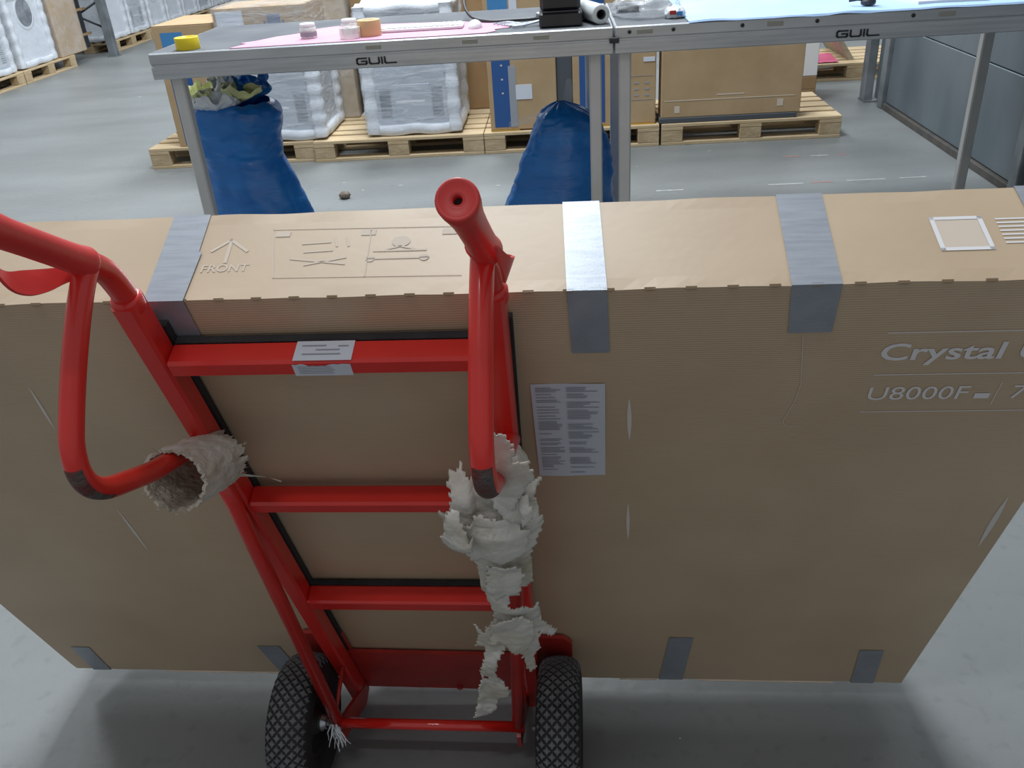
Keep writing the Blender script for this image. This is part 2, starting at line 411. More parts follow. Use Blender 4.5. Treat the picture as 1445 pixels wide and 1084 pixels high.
def low_tape(b0, b1, t0, t1, zt):
    e = .0014
    g = G(); vs = [(t0,-e,zt),(t1,-e,zt),(b0+(t0-b0)*.5,-e,zt*.5),(b1+(t1-b1)*.5,-e,zt*.5),(b0,-e,-e),(b1,-e,-e),(b0,.06,-e),(b1,.06,-e)]
    return g.add(vs, [(0,2,3,1),(2,4,5,3),(4,6,7,5)])
for a in ((.042,.084,.047,.090,.125),(.49,.54,.478,.527,.145),(1.334,1.384,1.345,1.392,.214),(1.736,1.783,1.720,1.766,.166)):
    part('packing_tape', low_tape(*a), M['tape'], carton, FB)
# paper sheet with fine print
fy = -.0004
g = G(); g.grid(lambda a,b: (1.122+.098*a + .004*b*0, fy-.0006-.0008*math.sin(a*5+b*3), .785+.213*b), 8, 10, True)
sheet = part('paper_label', g, M['paper'], carton, FB, 'white paper sheet of fine print')
g = G(); r = random.Random(3)
for c0, c1 in ((1.128, 1.163), (1.169, 1.214)):
    z = .990
    while z > .792:
        L_ = r.uniform(.45, 1)*(c1-c0)
        if r.random() > .12: g.quad((c0, fy-.0018, z), (c0+L_, fy-.0018, z), (c0+L_, fy-.0018, z+.0014), (c0, fy-.0018, z+.0014))
        z -= r.choice((.0036,.0036,.0036,.0062))
part('fine_print', g, M['ink_grey'], sheet, FB)
# big lettering on the front
def front_text(txt, x, z, size, sx, bold, m, y=-.0009, shear=0):
    vs, fs = text_mesh(txt, size, sx, bold, shear); g = G()
    g.add([(x+a, y, z+b) for a, b in vs], fs); return part('lettering', g, m, carton, FB)
M['ink_front'] = mat('pale_grey_print', (.74,.72,.74), .75)
front_text('Crystal U', 1.5545, 1.034, .0425, 1.20, .0007, M['ink_front'])
front_text('U8000F', 1.556, .956, .0375, 1.07, .0000, M['ink_front'])
front_text('7', 1.733, .956, .0375, 1.05, 0, M['ink_front'])
g = G().quad((1.691,-.0009,.9565),(1.710,-.0009,.9565),(1.710,-.0009,.967),(1.691,-.0009,.967)); part('print_block', g, M['ink_front'], carton, FB)
g = G()
for z in (1.083, 1.006, .931): g.quad((1.556,-.0009,z-.0008),(1.82,-.0009,z-.0008),(1.82,-.0009,z+.0008),(1.556,-.0009,z+.0008))
g.quad((1.7165,-.0009,.944),(1.7175,-.0009,.944),(1.7175,-.0009,.988),(1.7165,-.0009,.988))
part('rule_line', g, M['ink_front'], carton, FB)
# faint prints on the top face
zt = BH + .0006
g = G(); put = lambda x, y: (x, y, zt)
strokes(g, [[(.722,.090),(.742,.110),(.768,.088)], [(.743,.104),(.745,.068)]], put, .0045)
vs, fs = text_mesh('FRONT', .019, 1.0, .0003); g.add([(.716+a, .050+b, zt) for a, b in vs], fs)
strokes(g, [[(.793,.128),(1.035,.123)], [(.815,.036),(1.049,.032)], [(.793,.128),(.815,.036)], [(.925,.124),(.930,.034)]], put, .0014)
for x, y in ((.800,.113),(.913,.111),(1.018,.108)): g.quad((x,y,zt),(x+.019,y,zt),(x+.019,y+.011,zt),(x,y+.011,zt))
n = 16; g.add([(.967+.012*math.cos(2*math.pi*k/n), .097+.010*math.sin(2*math.pi*k/n), zt) for k in range(n)], [list(range(n))])
strokes(g, [[(.935,.080),(1.0,.080)], [(.95,.083),(.967,.088),(.984,.083)], [(.93,.066),(1.005,.066)], [(.84,.098),(.875,.100)], [(.845,.082),(.88,.084)], [(.83,.070),(.90,.058)], [(.85,.058),(.90,.070)], [(.88,.108),(.885,.092)], [(.895,.108),(.90,.092)]], put, .003)
for x in (.932, 1.0): g.add([(x+.006*math.cos(2*math.pi*k/n), .066+.006*math.sin(2*math.pi*k/n), zt) for k in range(n)], [list(range(n))])
part('top_print', g, M['ink_faint'], carton, FB)
g = G()
X0, X1, Y0, Y1, b_ = 1.607, 1.667, .050, .110, .0055
for q in ((X0,X1,Y0,Y0+b_),(X0,X1,Y1-b_,Y1),(X0,X0+b_,Y0,Y1),(X1-b_,X1,Y0,Y1)): g.quad((q[0],q[2],zt),(q[1],q[2],zt),(q[1],q[3],zt),(q[0],q[3],zt))
for k in range(7): g.quad((1.681,.102-k*.007,zt),(1.76,.102-k*.007,zt),(1.76,.1045-k*.007,zt),(1.681,.1045-k*.007,zt))
part('square_print', g, M['ink_white'], carton, FB)
g = G().quad((X0+b_,Y0+b_,zt-.0004),(X1-b_,Y0+b_,zt-.0004),(X1-b_,Y1-b_,zt-.0004),(X0+b_,Y1-b_,zt-.0004)); part('square_fill', g, M['ink_faint'], carton, FB)
# scratches
def scratch(p, wd):
    g = G(); n = len(p)
    for i in range(n-1):
        a, b = p[i], p[i+1]; wa = wd*math.sin(math.pi*(i+.15)/(n-.7)); wb = wd*math.sin(math.pi*(i+1.15)/(n-.7))
        g.quad((a[0]-wa,-.0009,a[1]),(a[0]+wa,-.0009,a[1]),(b[0]+wb,-.0009,b[1]),(b[0]-wb,-.0009,b[1]))
    part('scratch', g, M['scratch'], carton, FB)
for a, b, wd in (((.427,1.01),(.416,.912),.0022),((.412,.692),(.408,.552),.0022),((1.252,.965),(1.254,.873),.0032),((1.255,.706),(1.257,.597),.0026),((1.813,.723),(1.816,.577),.0045)):
    scratch([(a[0]+(b[0]-a[0])*t/5, a[1]+(b[1]-a[1])*t/5) for t in range(6)], wd)
g = G(); strokes(g, [[(1.458,1.079),(1.470,.99),(1.468,.955),(1.459,.913),(1.462,.905),(1.485,.900)]], lambda x, y: (x,-.0009,y), .0012); part('scratch', g, M['ink_faint'], carton, FB)

# ------------------------------------------------------------------ hand truck
truck = thing('hand_truck', FB, (.865, -.1, -.045), 'red steel hand truck with two looped handles carrying the large carton', 'hand truck')
# rails (X at top / bottom)
def rail(xt, xb, side):
    g = G(); w2 = .0145; z0, z1 = -.045, 1.198
    def sec(x, z): return [(x-w2,-.050,z),(x+w2,-.050,z),(x+w2,-.014,z),(x-w2,-.014,z)]
    def sb(x, z):
        b = .004; return [(x-w2+b,-.050,z),(x+w2-b,-.050,z),(x+w2,-.050+b,z),(x+w2,-.014-b,z),(x+w2-b,-.014,z),(x-w2+b,-.014,z),(x-w2,-.014-b,z),(x-w2,-.050+b,z)]
    a, b = sb(xb, z0), sb(xt, z1)
    g.add(a+b, [(i,(i+1)%8,(i+1)%8+8,i+8) for i in range(8)] + [list(range(8))[::-1], list(range(8,16))])
    part('side_rail', g, M['red'], truck, FB)
    g = G(); w3 = .0165
    a = [(xb-w3,-.0135,.16),(xb+w3,-.0135,.16),(xb+w3,-.0036,.16),(xb-w3,-.0036,.16)]; c = [(p[0]-xb+xt,p[1],1.135) for p in a]
    g.add(a+c, [(i,(i+1)%4,(i+1)%4+4,i+4) for i in range(4)] + [(3,2,1,0),(4,5,6,7)]); part('rubber_strip', g, M['black_foam'], truck, FB)
XL = (.664, .670); XR = (1.094, 1.062)
rail(*XL, -1); rail(*XR, 1)
def rung(z0, z1, xl, xr, y0=-.052, y1=-.016):
    part('crossbar', G().box(xl, xr, y0, y1, z0, z1, .004), M['red'], truck, FB)
rung(1.081, 1.108, .679, 1.081); rung(.760, .787, .680, 1.072); rung(.427, .459, .682, 1.066)
for z0, z1 in ((1.085, 1.108), (.435, .457)):
    part('rubber_strip', G().box(.680, 1.076, -.0155, -.0036, z0, z1, .002), M['black_foam'], truck, FB)
# rail top collars and bent round tubes up to the grips
GD = Vector((0, -.587, .810)).normalized()
def side(xr, s, xb):
    top = [(xr,-.030,1.190),(xr,-.031,1.215),(xr,-.038,1.248),(xr,-.053,1.274),(xr,-.074,1.302)]
    part('bent_tube', G().tube(catmull(top, 6), .0145, 18), M['red'], truck, FB)
    part('collar', G().lathe([(0,.0175),(.004,.0185),(.016,.0185),(.02,.0165),(.02,.012)], (xr,-.031,1.184), (0,0,1), 20), M['red'], truck, FB)
    # grip
    J = Vector((xr + (.004 if s > 0 else 0), -.058, 1.280)); x = .188
    prof = [(0,.0145),(-.002,.0155),(0.001,.0172),(.005,.0180),(.009,.0176),(.014,.0168),(.03,.0158),(.06,.0153),(.10,.0152),(.13,.0155),(.155,.0170),(.172,.0186),(x-.004,.0191),(x-.001,.0184),(x,.0168),(x-.001,.0150),(x-.0025,.0075),(x-.002,.0045),(x-.012,.0040)]
    gr = part('grip', G().lathe(prof, J, GD, 32), M['red_grip'], truck, FB)
    part('end_hole', G().lathe([(x-.0115,.0042),(x-.0114,0.0001)], J, GD, 16), M['ink_black'], gr, FB, 'black hole in the grip end')
    # hand guard: curved blade outboard of and below the grip
    out = Vector((s*1,0,0)); dn = Vector((0,-.810,-.587)); pts = []
    cp = [(-.020,.012,.006),(.006,.020,.014),(.030,.026,.024),(.058,.029,.032),(.085,.029,.034),(.120,.024,.024)]
    wd = [.004,.0085,.0125,.0135,.009,.001]
    C_ = catmull([J + GD*a + out*b + dn*c for a, b, c in cp], 5); W_ = [v.x for v in catmull([(q,0,0) for q in wd], 5)]
    wdir = (Vector((0,0,0)) + (out*.30 - dn*.85) + GD.cross(out).normalized()*0).normalized()
    g = G(); n = len(C_); nrm = None
    ring = []
    for i, c in enumerate(C_):
        t = (C_[min(i+1,n-1)] - C_[max(i-1,0)]).normalized(); nn = t.cross(wdir).normalized(); h_ = .0016
        ring += [c - wdir*W_[i] - nn*h_, c + wdir*W_[i] - nn*h_, c + wdir*W_[i] + nn*h_, c - wdir*W_[i] + nn*h_]
    g.add(ring, [(i*4+k, i*4+(k+1)%4, (i+1)*4+(k+1)%4, (i+1)*4+k) for i in range(n-1) for k in range(4)] + [(3,2,1,0), tuple((n-1)*4+k for k in range(4))], False)
    part('hand_guard', g, M['red_grip'], truck, FB, recalc=True)
    # loop handle
    lp = [(-.052,1.278),(-.075,1.272),(-.110,1.256),(-.160,1.227),(-.205,1.196),(-.228,1.176),(-.241,1.150),(-.240,1.124),(-.226,1.098),(-.200,1.070),(-.150,1.022),(-.105,.986),(-.046,.938)]
    P = catmull([(xr + (0 if k < 10 else 0), y, z) for k, (y, z) in enumerate(lp)], 6)
    rr = [.0125]*len(P)
    lpz = part('loop_handle', G().tube(P, .0128, 18), M['red'], truck, FB)
    seg = [p for p in P if p.z < 1.160 and p.z > 1.092 and p.y < -.2][0:]
    m = len(seg)
    nn = len(seg)
    g = G()
    c0 = sum(seg, Vector())/nn
    g.tube(seg, [.0129 + .0004*math.sin(math.pi*(i/(nn-1))) for i in range(nn)], 12, False, a0=math.radians(-55), a1=math.radians(55), up=(0,-.75,-.66))
    part('worn_patch', g, M['scuff'], lpz, FB, 'scraped dark patch on the loop bend')
    # lower brace tube, rail foot bracket, thin strut
    xa = xb + (.008 if s < 0 else -.010)
    part('brace_tube', G().tube([(xr, -.052, .86), (xr + (xa-xr)*.15, -.058, .80), (xa, -.150, .138)], .0125, 16), M['red'], truck, FB)
    g = G().prism([(-.050,-.045),(-.014,-.045),(-.014,-.01),(-.030,.0),(-.145,.125),(-.170,.120),(-.172,.070),(-.150,.058)], 0, xb + .010*(-s) - .004, xb + .010*(-s) + .004)
    part('foot_bracket', g, M['red_dull'], truck, FB, recalc=True)
    part('strut', G().tube([(xb-s*.008, -.050, .165), (xb-s*.006, -.150, .148)], .0045, 10), M['red_dull'], truck, FB)
side(.664, -1, .672); side(1.094, 1, 1.056)
# toe plate: upright flange with wings plus the blade under the carton
fl = [(.598,.06),(.676,.06),(.676,-.042),(1.056,-.048),(1.056,.06),(1.150,.05),(1.152,.205),(1.136,.228),(1.045,.232),(1.040,.140),(.690,.146),(.688,.236),(.606,.238),(.598,.225)]
part('toe_flange', G().prism(fl, 1, -.0125, -.0045), M['red_dull'], truck, FB, recalc=True)
part('toe_plate', G().box(.690, 1.045, -.012, .150, -.016, -.0065, .002), M['red_dull'], truck, FB)
part('bolt', G().lathe([(0,.007),(-.006,.007),(-.008,.004),(-.008,.0001)], (.895,-.0125,-.030), (0,1,0), 8, smooth=False), M['red_dull'], truck, FB)
# axle and wheels
AY, AZ = -.153, .130
part('axle_tube', G().tube([(.672,AY,AZ),(1.058,AY,AZ)], .0105, 18), M['red_gloss'], truck, FB)
for xc, s in ((.613,-1),(1.128,1)):
    inner = -s
    # tyre
    prof = []
    Rw, hw = .133, .042
    prof = [(-.026,.064),(-.034,.070),(-.041,.085),(-.0425,.100),(-.040,.114),(-.034,.124),(-.024,.1300),(-.012,.1322),(0,.133),(.012,.1322),(.024,.1300),(.034,.124),(.040,.114),(.0425,.100),(.041,.085),(.034,.070),(.026,.064)]
    whl = part('wheel', G().lathe(prof, (xc,AY,AZ), (1,0,0), 56), M['tyre'], truck, FB, 'black pneumatic wheel with diamond tread')
    g = G(); rows = 40
    def rp(h):
        for (a, b) in zip(prof[:-1], prof[1:]):
            if a[0] <= h <= b[0] and b[0] > a[0]: return a[1] + (b[1]-a[1])*(h-a[0])/(b[0]-a[0])
        return .12
    for i in range(rows*2):
        a = math.pi*i/rows
        cols = (-.0285,-.0095,.0095,.0285) if i % 2 else (-.036,-.019,0,.019,.036)
        for h in cols:
            if abs(h) > .03: hs, as_ = .0045, .0075
            else: hs, as_ = .0078, .0088
            if abs(h) == .0285: hs = .0075
            vs = []
            for lift, k_ in ((-.001,1.0),(.0030,.84)):
                for (dh, da) in ((-1,0),(-.35,-.42),(0,-1),(.35,-.42),(1,0),(.35,.42),(0,1),(-.35,.42)):
                    hh = max(-.0405, min(.0405, h + dh*hs*k_)); R_ = rp(hh) + lift; an = a + da*as_*k_/.133
                    vs.append((xc+hh, AY + R_*math.cos(an), AZ + R_*math.sin(an)))
            g.add(vs, [(i_, (i_+1) % 8, (i_+1) % 8 + 8, i_+8) for i_ in range(8)] + [tuple(range(8,16))])
    part('tread', g, M['tread'], whl, FB, 'dusty grey diamond tread', 'stuff', recalc=True)
    part('rim', G().lathe([(-.028,.066),(-.030,.060),(-.022,.056),(-.016,.040),(-.020,.024),(-.030,.020),(-.030,.010),(.030,.010),(.030,.020),(.020,.024),(.016,.040),(.022,.056),(.030,.060),(.028,.066)], (xc,AY,AZ), (1,0,0), 36), M['hub'], whl, FB)
    part('hub', G().lathe([(inner*.024,.0001),(inner*.024,.017),(inner*.038,.017),(inner*.042,.013),(inner*.046,.013),(inner*.046,.009)], (xc,AY,AZ), (1,0,0), 20).tube([(xc-inner*.04,AY,AZ),(xc+inner*.055,AY,AZ)], .007, 12), M['steel'], whl, FB, 'steel hub and axle end')
# sticker on the top crossbar
st = part('sticker', G().grid(lambda a,b: (.842+.073*a, -.051+.032*b, 1.1088), 4, 2), M['paper'], truck, FB, 'white type label torn along the edge')
g = G()
n = 14; top = [(.840+.073*k/n, -.0526, 1.1035 + .0018*nz((k*1.7,0,0)) - (.003 if 3 < k < 9 else 0)) for k in range(n+1)]; bot = [(.840+.073*k/n, -.0526, 1.0825) for k in range(n+1)]
g.add(top+bot, [(k, k+n+1, k+n+2, k+1) for k in range(n)]); part('sticker', g, M['paper'], truck, FB)
g = G()
for x0, x1, y in ((.850,.880,-.028),(.868,.898,-.035),(.895,.908,-.029),(.852,.900,-.042)): g.quad((x0,y,1.1094),(x1,y,1.1094),(x1,y+.002,1.1094),(x0,y+.002,1.1094))
part('fine_print', g, M['ink_grey'], st, FB)
g = G()
for k in range(5):
    z = 1.087 + k*.003; g.quad((.846,-.0531,z),(.89+.012*nz((k*3.3,1,0)),-.0531,z),(.89+.012*nz((k*3.3,1,0)),-.0531,z+.0008),(.846,-.0531,z+.0008))
part('fine_print', g, M['ink_grey'], st, FB)

# ------------------------------------------------------------------ torn white sleeve round the left loop
def sleeve():
    root = thing('torn_tube_sleeve', FB, (.668, -.09, .97), 'ragged white cardboard tube slipped over the left loop handle', 'cardboard tube')
    a = Vector((.667,-.136,1.018)); b = Vector((.676,-.052,.948)); ax = (b-a).normalized(); L_ = (b-a).length
    u_ = Vector((1,0,0)); u_ = (u_ - ax*u_.dot(ax)).normalized(); v_ = ax.cross(u_)
    cc = a + Vector((.004,-.004,-.034))
    def surf(R_, thick, seed):
        def fn(i, j):
            th = 2*math.pi*i
            j0 = -.10*abs(nz((math.cos(th)*3, math.sin(th)*3, seed), 2.6)) + .05*nz((math.cos(th)*9, math.sin(th)*9, 1), 2)
            j1 = 1 + .22*nz((math.cos(th)*5, math.sin(th)*5, 4), 2.0) + .07*nz((math.cos(th)*19, math.sin(th)*19, 4), 2.0)
            t = j0 + (j1-j0)*j
            R2 = R_*(1 + .05*math.sin(th*2+1) - .06*t) + .0028*nz((math.cos(th)*4, math.sin(th)*4, t*4+seed), 1.6) + .0012*nz((math.cos(th)*14, math.sin(th)*14, t*14), 1.6)
            return cc + ax*(L_*t) + (u_*math.cos(th) + v_*math.sin(th))*R2
        return fn
    g = G(); NU, NV = 90, 26
    fo, fi = surf(.043, 0, 0), surf(.0385, 0, 0)
    g.grid(fo, NU, NV, True, 0); g.grid(lambda i, j: fi(1-i, j), NU, NV, True, 1)
    for e in (0, 1):
        for k in range(NU):
            q = [fo(k/NU, e), fo((k+1)/NU, e), fi((k+1)/NU, e), fi(k/NU, e)]
            g.quad(*(q if e else q[::-1]), mi=1)
    part('tube_wall', g, [M['torn'], M['torn_tan']], root, FB, recalc=False)
    r = random.Random(4)
    g = G()
    for k in range(14):       # frayed fibres on the rims
        th = r.uniform(0, 2*math.pi); e = r.choice((0,0,1)); p = fo(th/(2*math.pi), e); d = (ax*(1 if e else -1)*r.uniform(.3,1) + (u_*math.cos(th)+v_*math.sin(th))*r.uniform(.1,.9)).normalized()
        l = r.uniform(.005,.013); wv = Vector((r.uniform(-1,1),r.uniform(-1,1),r.uniform(-1,1)))*.0022
        g.add([p-wv, p+wv, p+d*l*.6+wv*.5+Vector((0,0,.002)), p+d*l], [(0,1,2),(0,2,3)])
    part('frayed_edge', g, M['torn_tan'], root, FB, None, 'stuff')
    # strip trailing to the right over the rail
    g = G(); path = catmull([(.684,-.072,.905),(.702,-.066,.888),(.722,-.063,.880),(.742,-.062,.874),(.758,-.061,.862)], 5); n = len(path)
    for i in range(n-1):
        w1 = .0085*(1-i/n)*(1+.5*nz((i*.9,0,0))) + .001; w2 = .0085*(1-(i+1)/n)*(1+.5*nz(((i+1)*.9,0,0))) + .001
        p, q = path[i], path[i+1]
        g.quad(p+Vector((0,.002,-w1)), q+Vector((0,.002,-w2)), q+Vector((0,-.002,w2)), p+Vector((0,-.002,w1)))
    part('loose_strip', g, M['torn'], root, FB)
sleeve()

# ------------------------------------------------------------------ torn wrap hanging from the right loop
OUT = [(1.05,1.041),(1.045,1.032),(1.038,1.033),(1.032,1.019),(1.037,1.017),(1.033,.992),(1.009,.942),(1.019,.919),(1.036,.88),(1.048,.835),(1.048,.764),(1.052,.764),(1.053,.724),(1.058,.698),(1.051,.649),(1.029,.595),(1.015,.608),(1.02,.581),(1.009,.536),(1.025,.544),(1.003,.41),(.986,.303),(.97,.233),(.987,.219),(1.014,.262),(1.027,.329),(1.046,.344),(1.048,.39),(1.033,.454),(1.042,.509),(1.063,.559),(1.083,.555),(1.085,.511),(1.088,.441),(1.101,.451),(1.098,.497),(1.11,.531),(1.115,.611),(1.136,.572),(1.138,.585),(1.119,.637),(1.12,.713),(1.109,.699),(1.099,.717),(1.082,.725),(1.081,.76),(1.088,.794),(1.105,.772),(1.119,.804),(1.119,.876),(1.14,.95),(1.134,1.008),(1.141,1.02),(1.15,1.021),(1.133,1.026),(1.136,1.029),(1.117,1.038),(1.11,1.046),(1.094,1.054),(1.086,1.055),(1.084,1.021),(1.071,1.012)]
def inside(poly, x, y):
    c = False; n = len(poly)
    for i in range(n):
        x1, y1 = poly[i]; x2, y2 = poly[(i+1) % n]
        if (y1 > y) != (y2 > y) and x < (x2-x1)*(y-y1)/(y2-y1)+x1: c = not c
    return c
def lerp(xs, ys, x):
    if x <= xs[0]: return ys[0]
    for i in range(len(xs)-1):
        if x <= xs[i+1]: return ys[i] + (ys[i+1]-ys[i])*(x-xs[i])/(xs[i+1]-xs[i])
    return ys[-1]
def crumple(name, poly, root, m, ybase, amp, step=.0034, seed=0, hole=None, thick=.0025, jag=.0022):
    xs = [p[0] for p in poly]; zs = [p[1] for p in poly]; nx = int((max(xs)-min(xs))/step)+3; nzz = int((max(zs)-min(zs))/step)+3
    g = G(); idx = {}
    def pos(i, j):
        x = min(xs)-step+i*step; z = min(zs)-step+j*step
        x2 = x + nz((x*60, z*60, seed), 4, 3)*jag; z2 = z + nz((x*60, z*60, seed+5), 4, 4)*jag
        fold = 1.1*abs(nz((x*13, z*9, seed), 1, 5)) + .38*abs(nz((x*34, z*24, seed), 1, 6)) + .05*nz((x*110, z*90, seed), 1, 7)
        return Vector((x2, ybase(x, z) - amp*(fold-.45), z2))
    cells = []
    for i in range(nx):
        for j in range(nzz):
            x = min(xs)-step+(i+.5)*step; z = min(zs)-step+(j+.5)*step
            xj = x + nz((x*90, z*90, seed), 3, 8)*jag; zj = z + nz((x*90, z*90, seed), 3, 9)*jag
            if inside(poly, xj, zj) and not (hole and inside(hole, x, z)): cells.append((i, j))
    for (i, j) in cells:
        ids = []
        for (a, b) in ((0,0),(1,0),(1,1),(0,1)):
            k = (i+a, j+b)
            if k not in idx: idx[k] = len(g.v); g.v.append(pos(*k))
            ids.append(idx[k])
        g.f.append(ids); g.sm.append(True); g.mi.append(0)
    o = part(name, g, m, root, FB)
    md = o.modifiers.new('thickness', 'SOLIDIFY'); md.thickness = thick; md.offset = 1
    return o
wrap = thing('torn_wrap_shreds', FB, (1.075, -.17, .22), 'shredded white packing wrap hanging off the right loop handle down to the axle', 'packing waste')
def yb(x, z):
    y = lerp([.22,.5,.7,.88,.97,1.012,1.06], [-.171,-.172,-.180,-.196,-.205,-.196,-.150], z)
    cx = lerp([.22,.5,.7,.9,1.06], [1.0,1.05,1.085,1.085,1.085], z)
    return y + ((x-cx)/.06)**2*.020*min(1, max(0, (z-.3)/.4)) + (.012 if z > .98 and abs(x-1.09) < .03 else 0)
crumple('hanging_sheet', OUT, wrap, M['torn'], yb, .026, seed=1, hole=[(1.003,.405),(1.020,.402),(1.016,.420)])
f1 = [(1.043,.985),(1.07,1.0),(1.10,.992),(1.126,.972),(1.12,.93),(1.09,.905),(1.068,.917),(1.05,.895),(1.038,.935)]
f2 = [(1.092,1.045),(1.112,1.042),(1.128,1.022),(1.134,1.005),(1.12,.985),(1.10,.992),(1.088,1.01)]
f3 = [(1.035,1.015),(1.048,1.025),(1.056,1.0),(1.06,.97),(1.042,.945),(1.022,.93),(1.02,.95)]
f4 = [(1.055,.70),(1.085,.72),(1.11,.69),(1.112,.64),(1.10,.60),(1.08,.59),(1.06,.63),(1.04,.60),(1.05,.66)]
f5 = [(1.07,.90),(1.105,.905),(1.112,.86),(1.10,.81),(1.085,.82),(1.07,.79),(1.062,.84)]
f6 = [(1.096, 1.149), (1.113, 1.144), (1.12, 1.121), (1.117, 1.101), (1.134, 1.094), (1.138, 1.072), (1.122, 1.038), (1.109, 1.005), (1.076, 1.014), (1.082, 1.060)]
for k, f in enumerate((f1, f2, f3, f4, f5, f6)):
    crumple('loose_flap', f, wrap, M['torn'], lambda x, z, k=k: (yb(x, z) - .014 - .004*k % .009) if k < 5 else -.198 + ((x-1.11)/.05)**2*.02, .018, seed=3+k)
# wrap behind the loop tube, gripping it from the rail side
g = G()
def bk(i, j):
    th = 2*math.pi*i; t = j; c = Vector((1.088, -.178+.10*t*.9, 1.010 - .055*t*1.2)); R2 = .002 + .028*min(1, t*1.6) + .006*nz((math.cos(th)*3, math.sin(th)*3, t*4), 1.5) + .003*nz((math.cos(th)*9, math.sin(th)*9, t*12), 1.5)
    ax = Vector((0,.76,-.65)); u_ = Vector((1,0,0)); v_ = ax.cross(u_)
    return c + u_*math.cos(th)*R2 + v_*math.sin(th)*R2
g.grid(bk, 40, 14); part('wrapped_roll', g, M['torn'], wrap, FB)
# shredded film caught round the axle at the left wheel
g = G(); r = random.Random(11)
for k in range(16):
    p = Vector((.674 + r.uniform(-.005,.012), AY-.010, AZ+r.uniform(-.02,.02))); pts = [p]
    d = Vector((r.uniform(-.5,1), r.uniform(-1,-.2), r.uniform(-1,.3)))
    for q in range(4):
        d += Vector((r.uniform(-.6,.6), r.uniform(-.6,.3), r.uniform(-.9,.2))); pts.append(pts[-1] + d.normalized()*.011)
    g.tube(catmull(pts, 3), [.0022*(1-i/14) + .0003 for i in range(13)], 5, False)
o = single('film_tangle', g, M['bag_white'], FB, 'tangled whitish film strands wound around the axle beside the left wheel', 'plastic scrap')

# ------------------------------------------------------------------ pallets
def pallet(frame, loc, rot, label, wood='wood', proto=[None]):
    Mx = frame @ T(loc) @ Matrix.Rotation(rot, 4, 'Z')
    if proto[0] is None:
        root = bpy.data.objects.new('wooden_pallet', None); COL.objects.link(root); root.empty_display_size = .1
        root.matrix_world = Mx; ROOTM[root.name] = Mx; I = Mx
        for (y0, y1) in ((0,.145),(.19,.29),(.3275,.4725),(.51,.61),(.655,.8)): part('deck_board', G().box(0, 1.2, y0, y1, .122, .144, .003), M['wood'], root, I)
        for (x0, x1) in ((0,.145),(.5275,.6725),(1.055,1.2)): part('stringer_board', G().box(x0, x1, 0, .8, .100, .1215, .002), M['wood'], root, I)
        for (x0, x1) in ((0,.145),(.5275,.6725),(1.055,1.2)):
            for (y0, y1) in ((0,.1),(.3275,.4725),(.7,.8)): part('block', G().box(x0, x1, y0+.001, y1-.001, .022, .0995, .004), M['wood_dark'], root, I)
        for (y0, y1) in ((0,.1),(.3275,.4725),(.7,.8)): part('bottom_board', G().box(0, 1.2, y0, y1, 0, .0215, .002), M['wood'], root, I)
        proto[0] = root
    else: root = copy_tree(proto[0], Mx)
    tag(root, label, 'pallet', 'wooden pallets on the warehouse floor')
    return root
pallet(FR, (-1.195,.03,0), 0, 'wooden pallet behind the open-topped blue sack, leftmost of the row beyond the tables')
pallet(FR, (.01,0,0), 0, 'wooden pallet under the polystyrene-framed appliance in the middle')
pallet(FR, (1.215,0,0), 0, 'wooden pallet under the two cartons with navy stripes')
pallet(FR, (2.43,0,0), 0, 'wooden pallet under the wide plain carton, rightmost of the row with bare end boards')
pallet(FR, (3.66,1.86,0), 0, 'distant wooden pallet carrying a magenta sheet near the grey wall')
pallet(FR, (.2,1.02,0), 0, 'wooden pallet hidden mostly behind the framed appliance under plain brown cartons')
RL = math.pi/2
pallet(FR, (-4.42,2.90,0), RL, 'wooden pallet at the left picture edge in the side row of wrapped machines')
pallet(FR, (-4.42,4.12,0), RL, 'wooden pallet below the porthole washing machine and tall brown carton')
pallet(FR, (-4.42,6.45,0), RL, 'wooden pallet just past the steel rack post')
pallet(FR, (-4.42,7.68,0), RL, 'second wooden pallet of the side row beyond the rack post')
pallet(FR, (-4.42,9.05,0), RL, 'third wooden pallet of the side row beyond the rack post')
pallet(FR, (-4.42,10.30,0), RL, 'farthest wooden pallet of the side row beyond the rack post')

